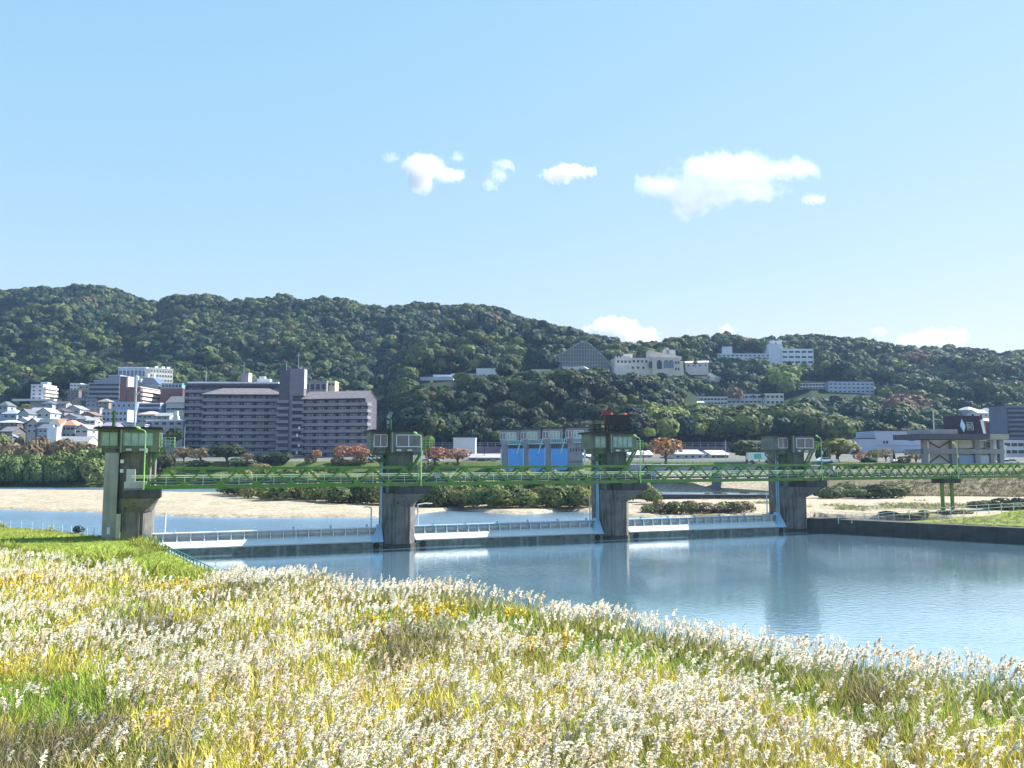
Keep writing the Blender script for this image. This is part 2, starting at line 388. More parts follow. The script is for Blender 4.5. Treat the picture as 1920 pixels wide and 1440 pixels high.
bp = t.nodes.new('ShaderNodeBump'); bp.inputs['Distance'].default_value = .12; bp.inputs['Strength'].default_value = .5
t.links.new(ns.outputs[0], bp.inputs['Height']); t.links.new(bp.outputs[0], b.inputs['Normal'])
go = link_mesh('ground', np_mesh('ground', np.stack([x, y, z], 1), Q, mg, col, True)); tag(go, kind='structure')
del Xg, Yg, Zg, Ug, Q
# ------------------------------------------------------------------ water
def watermat(name, body_sky_tint, refl, bump, sx=1.0, rough=.03):
    m = bpy.data.materials.new(name); m.use_nodes = True; t = m.node_tree; N = t.nodes.new; L = t.links.new
    t.nodes.remove(t.nodes['Principled BSDF'])
    tc = N('ShaderNodeTexCoord'); mp = N('ShaderNodeMapping'); mp.inputs['Scale'].default_value = (.55*sx, .9*sx, 1)
    mp.inputs['Rotation'].default_value = (0, 0, R(15)); L(tc.outputs['Object'], mp.inputs[0])
    n1 = N('ShaderNodeTexNoise'); n1.inputs['Scale'].default_value = 2.6; n1.inputs['Detail'].default_value = 4; L(mp.outputs[0], n1.inputs[0])
    n2 = N('ShaderNodeTexNoise'); n2.inputs['Scale'].default_value = .045; n2.inputs['Detail'].default_value = 3; L(tc.outputs['Object'], n2.inputs[0])
    mr = N('ShaderNodeMapRange'); mr.inputs[1].default_value = .4; mr.inputs[2].default_value = .62; mr.inputs[3].default_value = bump*.35; mr.inputs[4].default_value = bump
    L(n2.outputs[0], mr.inputs[0])
    bp = N('ShaderNodeBump'); bp.inputs['Distance'].default_value = .11; L(mr.outputs[0], bp.inputs['Strength']); L(n1.outputs[0], bp.inputs['Height'])
    df = N('ShaderNodeBsdfDiffuse'); df.inputs[0].default_value = (*body_sky_tint, 1)  # blue body colour, lightened to stand in for sky reflected by waves
    gl = N('ShaderNodeBsdfGlossy'); gl.inputs['Roughness'].default_value = rough; gl.inputs[0].default_value = (*refl, 1)
    L(bp.outputs[0], gl.inputs['Normal']); L(bp.outputs[0], df.inputs['Normal'])
    fr = N('ShaderNodeFresnel'); fr.inputs[0].default_value = 1.45; L(bp.outputs[0], fr.inputs['Normal'])
    m2 = N('ShaderNodeMapRange'); m2.inputs[1].default_value = 0; m2.inputs[2].default_value = .55; m2.inputs[3].default_value = .55; m2.inputs[4].default_value = .90
    L(fr.outputs[0], m2.inputs[0])
    ms = N('ShaderNodeMixShader'); L(m2.outputs[0], ms.inputs[0]); L(df.outputs[0], ms.inputs[1]); L(gl.outputs[0], ms.inputs[2])
    L(ms.outputs[0], t.nodes['Material Output'].inputs[0]); return m
M_LOW = watermat('lower_water_surface', (.19, .34, .47), (.95, .98, 1), .26, 1.0, .06)
M_UP = watermat('upper_water_surface', (.15, .31, .52), (.80, .90, 1), .9, .8, .25)
lw = MB(); p0 = WL(-SPAN*1.0-1, 1.0); p1 = WL(2*SPAN+2, 1.0)
lw.face([(-60,-40,0),(420,-40,0),(420,40,0),(121,76.6,0),(70,109,0),(p1.x,p1.y,0),(p0.x,p0.y,0),(-60,60,0)])
tag(lw.build('river_water', M_LOW), kind='structure')
uw = MB(); p0 = WL(-SPAN-40, 2.2, 2); p1 = WL(2*SPAN+3, 2.2, 2)
uw.face([(-700, 90, 2), (p0.x, p0.y, 2), (p1.x, p1.y, 2), (p1.x+2, p1.y+6, 2), (240, 215, 2), (240, 320, 2), (-700, 420, 2)])
tag(uw.build('upstream_water', M_UP), kind='structure')
# ------------------------------------------------------------------ weir piers
def shared(key, fn, _c={}):
    if key not in _c: _c[key] = fn()
    return _c[key]
def window_mesh(wd, h, nx=2, ny=1, fr=.06, frame=None, glass=None, dep=.06):
    frame = frame or WHITE; glass = glass or GLASS
    def f():
        m = MB(); x0, x1 = -wd/2, wd/2
        m.box(x0, x1, -dep, .0, -fr/2, fr/2); m.box(x0, x1, -dep, 0, h-fr/2, h+fr/2)
        for i in range(nx+1):
            x = x0+wd*i/nx; m.box(x-fr/2, x+fr/2, -dep*1.05, 0, fr/2, h-fr/2)
        for j in range(1, ny):
            z = h*j/ny
            for i in range(nx): m.box(x0+wd*i/nx+fr/2, x0+wd*(i+1)/nx-fr/2, -dep*.9, 0, z-fr/2, z+fr/2)
        m.face([(x0, -.012, 0), (x1, -.012, 0), (x1, -.012, h), (x0, -.012, h)], 1)
        return m.mesh('window', [frame, glass])
    return shared(('w', round(wd, 2), round(h, 2), nx, ny, fr, frame.name, glass.name), f)
def put_window(root, x, y, z, wd, h, rz=0, **k):
    return link_mesh('window', window_mesh(wd, h, **k), root, (x, y, z), rz)
PL = ['concrete weir pier nearest the left bank, with a long corner column and green cabin windows',
      'second concrete weir pier from the left, white-framed cabin window and dark streaked nose',
      'third concrete weir pier, a black roof board with red lamps above its cabin',
      'fourth and farthest concrete weir pier, beside the long dark river wall']
def pier(k):
    o = WL(PIER_A[k], 0)
    r = empty('weir_pier', o, WROT, PL[k], 'weir pier', 'concrete piers of the weir')
    m = MB(); m.prism([(-2, 1.0), (-1.1, 0), (1.1, 0), (2, 1.0), (2, 2.3), (-2, 2.3)], -2, 7.0)
    m.box(-1.4, 1.4, 2.3, 2.9, -2, 7); m.box(-2, 2, 2.9, 5, -2, 12.3)
    m.box(-.75, .75, -.12, 0, -2, 5.6); m.box(-1.15, -.95, -.05, .1, -2, 6.2); m.box(.95, 1.15, -.05, .1, -2, 6.2)
    m.build('pier_body', CONC, r, bevel=.05)
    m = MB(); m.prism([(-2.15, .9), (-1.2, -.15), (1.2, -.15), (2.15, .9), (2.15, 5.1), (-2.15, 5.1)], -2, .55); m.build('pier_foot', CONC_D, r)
    m = MB(); m.box(-1.6, 1.6, .7, 2.88, 7.0, 12.3)
    for x in (-.6, .5): m.box(x, x+.09, .58, .7, 8.5, 12.2)
    m.build('pier_shaft', CONC_P if k != 0 else CONC, r, bevel=.03)
    if k == 0:
        m = MB(); m.box(-3.15, -1.7, -.1, 4.9, 0, 12.2); m.build('corner_column', CONC_L, r, bevel=.04)
        m = MB(); m.box(-1.68, -1.2, -.55, -.1, .5, 5.2); m.build('pipe_cover', mat('pale_yellow_cover', (.42,.42,.32), .7), r)
        m = MB(); m.box(-.9, 1.4, -1.4, -.5, 8.12, 8.9); m.box(-.7, .2, -1.3, -.6, 8.9, 10.3); m.build('equipment_cabinet', STEEL, r)
        for x, z in ((-1.5, 11.0), (-1.5, 9.9)): MB().box(x, x+.35, -.22, -.11, z, z+.4).build('sign_plate', WHITE, r)
        MB().box(-2.6, -2.3, -.16, -.11, 2.9, 3.7).build('level_gauge', WHITE, r)
    m = MB(); m.box(-.9, 3.0, -2.7, .75, 7.0, 8.0); m.build('bracket', CONC_D, r, bevel=.05)
    m = MB(); m.hexa([(-.9,-.2,5.4),(1.2,-.2,5.4),(2.0,.9,5.4),(-.9,.9,5.4),(-.9,-2.5,6.99),(2.8,-2.5,6.99),(2.8,.9,6.99),(-.9,.9,6.99)])
    m.build('corbel', CONC, r)
    for x in (-2.12, ):
        for dy in (2.35, 2.8): 
            m = MB(); m.tube([(x, dy, 0), (x, dy, 12.2)], .11, 6); m.build('guide_rail', BLUEPALE, r)
    # cabin
    dk = k in (0, 2)
    cw = mat('olive_cabin_wall', (.15, .18, .125), .8, .3, .8, streak=.5) if dk else CONC_P
    m = MB(); m.box(-1.6, 2.6, -.6, 4.2, 12.3, 14.9); m.box(-4.0, -1.6, .2, 4.0, 12.75, 14.9)
    m.box(-3.6, -1.62, .5, 3.6, 12.0, 12.75); m.box(-1.7, 2.7, -.7, 4.2, 12.72, 12.86)
    m.box(-4.08, -1.72, .12, 4.05, 12.7, 12.8)
    m.build('cabin', cw, r, bevel=.02)
    m = MB(); m.box(-4.35, 2.95, -1.0, 4.6, 14.9, 15.08); m.box(-4.2, 2.8, -.8, 4.4, 15.08, 15.18); m.build('roof', ROOF_D, r)
    gl = GLASS_G if dk else GLASS; fr = mat('green_window_frame', (.16, .26, .17), .5) if dk else WHITE
    put_window(r, .35 if dk else .7, -.61, 13.0, 3.1 if dk else 3.2, 1.5, nx=4 if dk else 2, fr=.10, frame=fr, glass=gl)
    put_window(r, 2.611, 1.0, 13.0, 1.6, 1.5, R(90), nx=2, frame=fr, glass=gl, fr=.08)
    put_window(r, -2.8, .19, 13.0, 1.7, 1.55, nx=2, frame=fr, glass=gl, fr=.09)
    for x in (-.9, .5): MB().box(x, x+.6, -.95, -.62, 12.42, 12.68).build('air_conditioner', STEEL, r)
    m = MB(); m.beam((-3.8, 3.4, 12.0), (-2.0, 3.4, 10.6), .12); m.build('cabin_brace', GREEN_D, r)
    m = MB()
    m.beam((-3.8, .4, 12.0), (-1.7, .4, 10.6), .12); m.beam((-3.9, .4, 12.05), (-1.7, .4, 12.05), .2)
    m.box(-3.1, -2.1, .3, 1.3, 11.0, 11.5); m.beam((-2.6, .4, 12), (-2.6, .4, 10.9), .1)
    m.build('cabin_brace', GREEN_D, r)
    # stair on the right
    m = MB(); m.box(2.62, 4.2, .3, 2.2, 12.8, 12.9); m.beam((2.6, .4, 12.6), (3.6, .4, 12.8), .1); m.build('platform', GREEN, r)
    m = MB()
    for x in (2.7, 3.2, 3.7, 4.15): m.beam((x, .32, 12.9), (x, .32, 14.0), .05)
    for y in (1.2, 2.15): m.beam((4.15, y, 12.9), (4.15, y, 14.0), .05)
    for z in (13.25, 13.6, 14.0): m.beam((2.7, .32, z), (4.15, .32, z), .05); m.beam((4.15, .32, z), (4.15, 2.15, z), .05)
    m.build('platform_railing', GREEN_L, r)
    m = MB(); a, b_ = Vector((3.0, -.1, 12.85)), Vector((.3, -.1, 8.5))
    m.beam(a, b_, .09, .24); m.beam(a+Vector((0, .75, 0)), b_+Vector((0, .75, 0)), .09, .24)
    for i in range(1, 20):
        p = a.lerp(b_, i/20); m.box(p.x-.13, p.x+.13, -.04, .6, p.z-.02, p.z+.03)
    m.build('stair', GREEN, r)
    m = MB()
    for h in (.55, 1.05): m.beam(a+Vector((0, -.06, h)), b_+Vector((0, -.06, h)), .05)
    for i in range(0, 9): p = a.lerp(b_, i/8); m.beam(p+Vector((0, -.06, 0)), p+Vector((0, -.06, 1.05)), .045)
    m.build('stair_railing', GREEN, r)
    m = MB()
    if k == 0: m.tube([(-.3, 1.2, 15.18), (-.3, 1.2, 21.4)], .11, 7); m.tube([(-.3, 1.2, 18.9), (.1, 1.2, 19.4)], .07, 5)
    elif k == 1: m.tube([(-1.3, 1.5, 15.18), (-1.3, 1.5, 16.6)], .17, 6); m.tube([(-1.3, 1.5, 16.6), (-1.25, 1.5, 18.3)], .04, 5)
    elif k == 2: m.tube([(-2.9, 1.5, 15.18), (-2.9, 1.5, 16.5)], .05, 5)
    else: m.tube([(-1.9, 1.5, 15.18), (-1.9, 1.5, 18.2)], .04, 5)
    m.build('antenna_mast', STEEL if k == 0 else GREEN_D, r)
    if k == 0: MB().tube([(-2.6, 2, 15.18), (-2.6, 2, 17.2)], .2, 6).build('signal_mast', GREEN_D, r)
    m = MB(); m.beam((-1.45, -.68, 15.0), (-1.45, -.68, 12.2), .06); m.build('drain_pipe', STEEL, r)
    return r
for k in range(4): pier(k)
def at_pier(k, x, y, z): return WL(PIER_A[k]+x, y, z)
# black board on the third pier's cabin
rb = empty('roof_board', at_pier(2, .4, .6, 15.18), WROT, 'black rooftop board with red lamps on the third weir pier', 'roof board')
m = MB(); m.box(-1.65, 1.75, -.1, 1.2, .95, 2.5); m.build('board', BLACK, rb)
m = MB()
for x in (-1.6, 0, 1.6): m.beam((x, 0, 0), (x, 0, 1), .14); m.beam((x, 1.1, 0), (x, 1.1, 1), .14)
m.beam((-4.2, -.4, 1.0), (-2.0, -.4, 1.0), .3, .12); m.beam((-3.9, -.2, 0), (-3.9, -.2, .95), .12); m.beam((-2.3, -.2, 0), (-2.3, -.2, .95), .12)
m.box(-4.2, 2.3, -.5, 1.6, .3, .42)
m.build('support_frame', BLACK, rb)
for x in (-1.1, 1.15):
    m = MB(); m.tube([(x, .3, 2.5), (x, .3, 2.66), (x, .3, 2.78)], [.26, .26, .12], 8); m.build('lamp', mat('red_lamp_glass', (.75, .10, .07), .3), rb)
m = MB(); m.tube([(-2.2, .2, .4), (-2.2, .2, 3.1)], .06, 6)
for a, b_ in (((-2.9, 2.3), (-1.4, 3.5)), ((-2.5, 2.6), (-1.2, 2.7)), ((-1.9, 2.5), (-1.5, 3.7)), ((-2.7, 2.9), (-1.7, 3.1)), ((-1.3, 2.6), (-1.4, 3.4))):
    m.beam((a[0], .2, a[1]), (b_[0], .2, b_[1]), .2, .16)
m.build('loudspeaker_cluster', RED, rb)
# ------------------------------------------------------------------ lamp posts standing by the piers
def lamp(x, y, z, h, label, arm=-1):
    r = empty('lamp_post', (x, y, z), WROT, label, 'lamp post', 'green lamp posts along the footbridge')
    m = MB(); m.tube([(0, 0, 0), (0, 0, .4), (0, 0, .42), (0, 0, h-.25), (arm*.12, 0, h)], [.11, .11, .075, .06, .05], 7)
    m.tube([(arm*.12, 0, h), (arm*.75, 0, h+.28)], .045, 6); m.build('pole', GREEN_L, r)
    m = MB(); m.tube([(arm*.6, 0, h+.18), (arm*.75, 0, h+.3), (arm*1.0, 0, h+.42)], [.10, .16, .09], 8); m.build('lamp_head', GREEN_L, r)
    m = MB(); m.box(.05, .22, -.1, .1, h*.62, h*.70); m.build('floodlight', WHITE, r)
LW = ['pale green lamp post in front of the pier at the left bank', 'pale green lamp post in front of the second pier from the left',
      'green lamp post in front of the pier with the black roof board', 'green lamp post in front of the farthest concrete pier']
for k, (x, h) in enumerate(((1.25, 6.7), (1.9, 6.4), (2.0, 6.3), (2.15, 6.5))):
    p = at_pier(k, x, -2.62, 8.0); lamp(p.x, p.y, 8.0, h, LW[k])
# ------------------------------------------------------------------ truss footbridge
def a_of_px(px, y=-2.3, z=9):
    lo, hi = -60, 200
    for _ in range(50):
        mid = (lo+hi)/2; q = WL(mid, y, z)
        if proj(q.x, q.y, q.z)[0] < px: lo = mid
        else: hi = mid
    return lo
A5 = a_of_px(1782)
JO = [PIER_A[0]+1.4, PIER_A[1]+1.9, PIER_A[2]+1.9, PIER_A[3]+2.0, A5, A5+31, A5+62]
BLB = ['green truss footbridge span between the left bank pier and the second pier', 'green truss footbridge span between the second and third piers',
       'green truss footbridge span between the third and farthest piers', 'green truss footbridge span from the farthest pier to the slim steel trestle',
       'green truss footbridge span right of the slim steel trestle', 'green truss footbridge end span running out of view at right']
def truss(i):
    a0, a1 = JO[i]+.12, JO[i+1]-.12; L = a1-a0; n = 8; s = L/n
    o = WL(a0, -2.35, 8.05); r = empty('truss_footbridge', o, WROT, BLB[i], 'footbridge', 'truss spans of the weir footbridge')
    H = 2.3
    for y, nm in ((0, 'front_truss'), (1.75, 'rear_truss')):
        m = MB(); m.beam((s/2, y, H), (L-s/2, y, H), .24, .30); m.build('top_chord', GREEN, r)
        m = MB(); m.beam((0, y, .15), (L, y, .15), .24, .36); m.build('bottom_chord', GREEN if y == 0 else GREEN_D, r)
        m = MB()
        for j in range(n):
            m.beam((j*s, y, .3), (j*s+s/2, y, H-.1), .17, .17); m.beam((j*s+s/2, y, H-.1), ((j+1)*s, y, .3), .17, .17)
            if y == 0:
                m.box(j*s-.42+(0 if j else .42), j*s+.42, y-.15, y-.125, .1, .75); m.box(j*s+s/2-.3, j*s+s/2+.3, y-.15, y-.125, H-.5, H+.05)
        m.build('diagonal', GREEN if y == 0 else GREEN_D, r)
    m = MB()
    for j in range(n+1): m.beam((j*s, 0, .12), (j*s, 1.75, .12), .14, .2)
    for j in range(n): m.beam((j*s+s/2, 0, H), (j*s+s/2, 1.75, H), .1, .1); m.beam((j*s, 0, .1), ((j+1)*s, 1.75, .1), .08)
    m.build('cross_member', GREEN_D, r)
    m = MB(); m.box(0, L, .25, 1.5, .32, .38); m.build('deck', mat('deck_grating', (.09, .12, .10), .6), r)
    m = MB(); m.beam((-1.6 if i == 0 else 0, .16, 1.52), (L, .16, 1.52), .13, .13); m.beam((-1.6 if i == 0 else 0, .16, 1.30), (L, .16, 1.30), .11, .10)
    for j in range(2*n+1): m.beam((min(L-.05, j*s/2+.05), .16, .38), (min(L-.05, j*s/2+.05), .16, 1.5), .045)
    m.build('handrail', RAIL, r)
    m = MB(); m.beam((0, 1.55, 1.5), (L, 1.55, 1.5), .06); m.beam((0, 1.55, 1.0), (L, 1.55, 1.0), .05)
    for j in range(2*n+1): m.beam((min(L-.05, j*s/2+.05), 1.55, .38), (min(L-.05, j*s/2+.05), 1.55, 1.5), .045)
    m.build('rear_handrail', GREEN, r)
    m = MB(); m.tube([(0, .34, .72), (L, .34, .72)], .17, 8); m.tube([(0, .3, 1.05), (L, .3, 1.05)], .07, 6); m.build('cable_pipe', PIPE, r)
    if i in (1, 2, 3, 4): m = MB(); m.box(1.75, 2.45, -.02, .3, .95, 1.6); m.build('junction_box', mat('grey_box', (.34,.37,.42), .5), r)
for i in range(6): truss(i)
def trestle(a, label):
    o = WL(a, 0, 0); gzv = gz(o.x, o.y)-.6
    r = empty('steel_trestle', (o.x, o.y, gzv), WROT, label, 'trestle', 'slim green trestles carrying the footbridge')
    m = MB(); m.box(-2.6, .9, -2.9, -.3, 7.3-gzv, 8.0-gzv); m.build('cap_beam', mat('dark_cap', (.03, .04, .03), .7), r)
    for x in (-1.9, .2): MB().box(x-.22, x+.22, -1.9, -1.5, 0, 7.3-gzv).build('leg', GREEN, r)
    MB().beam((-1.9, -1.7, 3.5), (.2, -1.7, 3.5), .12).build('brace', GREEN, r)
trestle(A5+.6, 'slim green steel trestle with a dark cap under the footbridge at right')
trestle(A5+31.6, 'slim green steel trestle carrying the footbridge beyond the right edge')
p = WL(A5+1.3, -2.62, 8.06); lamp(p.x, p.y, 8.0, 5.6, 'green lamp post above the slim steel trestle')
# ------------------------------------------------------------------ flap gates
GL = ['white flap gate between the left bank pier and the second pier', 'white flap gate between the second and third piers',
      'white flap gate between the third and farthest piers']
def gate(i):
    a0, a1 = PIER_A[i]+2.15, PIER_A[i+1]-2.15; L = a1-a0
    if i == 0: a0 -= .5; L += .5
    r = empty('flap_gate', WL(a0, 0, 0), WROT, GL[i], 'weir gate', 'white flap gates of the weir')
    prof = [(.95, .95), (1.0, .8), (3.0, .8), (3.0, 2.45), (2.75, 2.45), (2.65, 1.78)]
    m = MB(); m.extr(prof, 0, L); m.build('gate_leaf', WHITE_G, r)
    m = MB(); m.extr([(.9, -1.8), (.9, .78), (3.1, .78), (3.1, -1.8)], 0, L); m.build('sill', ALGAE, r)
    m = MB(); m.box(0, L, 2.3, 3.02, 2.46, 2.60); m.build('top_rail', BLUEPALE if i else WHITE_G, r)
    n = int(L/1.5)
    rm = MB(); rm.extr([(2.1, 1.52), (2.66, 1.8), (2.73, 2.45), (2.35, 2.45)], -.06, .06); rme = rm.mesh('rib', WHITE_G)
    for j in range(n+1): link_mesh('rib', rme, r, (min(max(j*L/n, .08), L-.08), 0, 0))
    pm = MB(); pm.box(-.12, .12, 2.5, 2.75, 2.6, 2.95); pme = pm.mesh('lifting_lug', BLUEPALE)
    for j in range(6): link_mesh('lifting_lug', pme, r, ((j+.6)*L/6, 0, 0))
    for x in (.9, L-.9) if i else (L-.9,):
        m = MB(); m.tube([(x, .88, .35), (x, .80, .35)], .42, 14); m.build('hinge_port', BLACK, r)
    if True:
        m = MB(); m.hexa([(L-1.6, .8, .8), (L, .6, .8), (L, 3.1, .8), (L-1.2, 3.1, .8), (L-.5, 2.2, 2.9), (L, 2.2, 2.9), (L, 3.1, 2.9), (L-.5, 3.1, 2.9)])
        m.build('end_plate', BLUEPALE, r)
for i in range(3): gate(i)
# white gauge posts beside the gates
def post(x, y, z, h, label, hook=0, wd=.09):
    r = MB(); r.tube([(0, 0, -.6), (0, 0, h)], wd, 7)
    if hook: r.tube([(0, 0, h), (hook*.5, 0, h+.15), (hook*1.0, 0, h+.1)], wd*.8, 6)
    if hook == 2: r.beam((0, 0, h*.55), (-.9, 0, h*.55), .08); r.beam((0, 0, h*.8), (-.9, 0, h*.8), .08)
    o = r.build('gauge_post', WHITE, None, (x, y, z), WROT); tag(o, label, 'post', 'white posts by the flap gates')
for (k, dx, yy, h, hk, lb) in ((0, 3.3, 3.3, 3.0, 0, 'thin white post behind the left end of the left gate'),
        (1, -3.3, 3.4, 3.0, -1, 'bent grey-white post left of the second pier'),
        (1, 2.9, 3.3, 3.3, 2, 'white post with two arms right of the second pier'),
        (2, -3.0, 3.4, 3.6, -1, 'white hooked post left of the third pier'),
        (3, -3.6, 3.4, 3.6, -1, 'white hooked post left of the farthest pier')):
    p = at_pier(k, dx, yy, 2.2); post(p.x, p.y, 2.0, h, lb, hk, .10)
# ------------------------------------------------------------------ dark river wall at right
P0, P1, P2 = [Vector((*p, 0)) for p in WALLP]
def wallseg(pts, z0, z1, th, mt, name):
    m = MB()
    for a, b_ in zip(pts[:-1], pts[1:]):
        d = (b_-a).normalized(); n = Vector((-d.y, d.x, 0))*th
        m.hexa([a+Vector((0,0,z0)), b_+Vector((0,0,z0)), b_+n+Vector((0,0,z0)), a+n+Vector((0,0,z0)),
                a+Vector((0,0,z1)), b_+Vector((0,0,z1)), b_+n+Vector((0,0,z1)), a+n+Vector((0,0,z1))])
    return m.build(name, mt)
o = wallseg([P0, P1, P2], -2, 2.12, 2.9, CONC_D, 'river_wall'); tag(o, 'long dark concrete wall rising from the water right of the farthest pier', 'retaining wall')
# ------------------------------------------------------------------ railings
def railing(name, pts, h, pitch, label, pm, rm, wd=.07, rails=(.5, 1.0), group=None, skip_parts=False):
    r = empty(name, pts[0], 0, label, 'railing', group)
    bars = MB(); o = Vector(pts[0]); k = 0
    tops = []
    for a, b_ in zip(pts[:-1], pts[1:]):
        a, b_ = Vector(a), Vector(b_); n = max(1, round((b_-a).length/pitch))
        for j in range(n): tops.append(a.lerp(b_, j/n)-o)
    tops.append(Vector(pts[-1])-o)
    pme = MB().box(-wd/2, wd/2, -wd/2, wd/2, -.4, h).mesh('post', pm)
    for p in tops[:95]: link_mesh('post', pme, r, p)
    for a, b_ in zip(tops[:-1], tops[1:]):
        for f in rails: bars.beam(a+Vector((0, 0, h*f)), b_+Vector((0, 0, h*f)), wd*.7)
    bars.build('rail', rm, r); return r
def gp(px, py, z=2.4):
    p = at_z(px, py, z); return (p.x, p.y, gz(p.x, p.y))
TEAL = mat('teal_railing', (.05, .20, .20), .5)
kerb = [gp(*q) for q in ((270,1019),(300,1024),(322,1033),(345,1043),(376,1058),(408,1073),(440,1085))]
def path_from(P, off=.25, z=None):
    return [(p[0], p[1], p[2]-.05) for p in P]
railing('revetment_railing', path_from(kerb), 1.0, 1.35, 'teal railing stepping down the grassy bank to the left gate', TEAL, TEAL, .09)
m = MB()
for a, b_ in zip(kerb[:-1], kerb[1:]):
    m.beam((a[0]+.5, a[1]+.35, a[2]-.15), (b_[0]+.5, b_[1]+.35, b_[2]-.15), .7, .5)
tag(m.build('concrete_kerb', CONC_L), 'pale concrete kerb outside the teal railing on the left bank', 'kerb')
railing('bank_railing', [(p[0], p[1], gz(p[0], p[1])-.02) for p in (at_z(*q, 2.5) for q in ((-60,985),(40,990),(100,994),(150,999),(176,1003)))], .95, 2.2,
        'pale blue railing along the water at the far left', BLUEPALE, BLUEPALE, .06)
def rp(px, py, z): p = at_z(px, py, z); return (p.x, p.y, z-.05)
up = [(49, 122.0, 2.1), (55, 121.9, 2.2), (62, 121.9, 2.9), (70, 122.3, 3.4), (78, 123.2, 3.75), (90, 123.4, 4.2)]
up = [(x, y, max(gz(x, y), z)-.05) for x, y, z in up]
railing('path_railing', up, 1.0, 2.2, 'white railing along the top of the grass slope at right', WHITE, WHITE, .08)
lo = [P0+Vector((1.5, 2.2, 2.1)), P1+Vector((.9, 2.0, 2.1)), P2+Vector((.9, 2.0, 2.1))]
railing('wall_railing', [tuple(p) for p in lo], .95, 2.6, 'thin pale railing just above the dark river wall', STEEL, STEEL, .05)
# ------------------------------------------------------------------ road bridge and low sill behind
def by(px, py, Y): return at_y(px, py, Y)
q0, q1 = by(1195, 871, 226), by(1562, 871, 205)
d = (q1-q0); L = d.length; rz = math.atan2(d.y, d.x)
r = empty('road_bridge', q0, rz, 'low road bridge with teal railing behind the footbridge', 'road bridge')
m = MB(); m.box(-4, L, 0, 7, -1.6, 0); m.build('deck', CONC_L, r)
m = MB()
for j in range(int(L/2.2)): m.box(j*2.2, j*2.2+.1, .05, .15, 0, 1.1)
for z in (.35, .7, 1.05): m.beam((-4, .1, z), (L, .1, z), .09)
m.build('railing', TEAL, r)
for px in (1216, 1332):
    c = by(px, 900, 222); t_ = (c.x-q0.x)/d.x*L
    MB().box(t_-1.0, t_+1.0, 1, 6, -9, -1.6).build('column', mat('shaded_column', (.14,.15,.17), .8, .2), r)
c0, c1 = at_z(1212, 939, 2.0), at_z(1470, 940, 2.0); dd = c1-c0
m = MB(); m.box(0, dd.length, 0, 3, -.4, 1.35)
o = m.build('low_sill', mat('sill_concrete', (.05, .055, .075), .8, .2), None, c0, math.atan2(dd.y, dd.x)); tag(o, 'low dark concrete sill across the stream behind the third gate', 'sill')
# ------------------------------------------------------------------ foliage
def crown_arrays(n, seed, s=.26, lumps=9, flat=.78, low=-.35, jit=.5, cut=0.0):
    g = np.random.default_rng(seed)
    d = g.normal(size=(n*3, 3)); d /= np.linalg.norm(d, axis=1)[:, None]; d = d[d[:, 2] > low][:n]; n = len(d)
    L = g.normal(size=(lumps, 3)); L /= np.linalg.norm(L, axis=1)[:, None]; L[:, 2] = np.abs(L[:, 2])*.9-.15
    k = (d@L.T).max(1); rad = .62+.42*np.clip((k-.55)/.45, 0, 1)**.7+g.normal(size=n)*.035
    rad *= np.where(g.random(n) < .18, g.uniform(.6, .95, n), 1)
    p = d*rad[:, None]; p[:, 2] *= flat
    nr = d+.5*L[(d@L.T).argmax(1)]*0+g.normal(size=(n, 3))*jit*.6; nr /= np.linalg.norm(nr, axis=1)[:, None]
    t = np.cross(nr, g.normal(size=(n, 3))); t /= np.linalg.norm(t, axis=1)[:, None]; b = np.cross(nr, t)
    sz = s*g.uniform(.55, 1.25, n)[:, None]
    V = np.stack([p-t*sz-b*sz*.7, p+t*sz-b*sz*.5, p+t*sz*.8+b*sz*.8, p-t*sz*.7+b*sz*.6], 1)
    tint = g.uniform(.72, 1.3, n)*(.85+.3*np.clip(k, 0, 1))
    return V.reshape(-1, 3).astype(np.float32), np.repeat(tint, 4).astype(np.float32)
CR = [crown_arrays(165, 100+i, .215, 11, .85, jit=.4) for i in range(10)]
CRF = [crown_arrays(85, 200+i, .28, 9, .85, jit=.4) for i in range(8)]
def scatter(protos, P, rad, colr, hs=None):
    """P (N,3), rad (N,), colr (N,3)  ->  merged arrays"""
    Vs, Cs = [], []
    which = RNG.integers(0, len(protos), len(P)); rot = RNG.uniform(0, 2*np.pi, len(P))
    for k, (V, t) in enumerate(protos):
        I = np.where(which == k)[0]
        if not len(I): continue
        c, s = np.cos(rot[I])[:, None], np.sin(rot[I])[:, None]
        x = V[None, :, 0]*c-V[None, :, 1]*s; y = V[None, :, 0]*s+V[None, :, 1]*c
        z = np.broadcast_to(V[None, :, 2], x.shape)
        hh = 1 if hs is None else hs[I][:, None]
        W = np.stack([x, y, z*hh], -1)*rad[I][:, None, None]+P[I][:, None, :]
        Vs.append(W.reshape(-1, 3)); Cs.append((colr[I][:, None, :]*t[None, :, None]).reshape(-1, 3))
    V = np.concatenate(Vs); return V, np.arange(len(V)).reshape(-1, 4), np.concatenate(Cs)
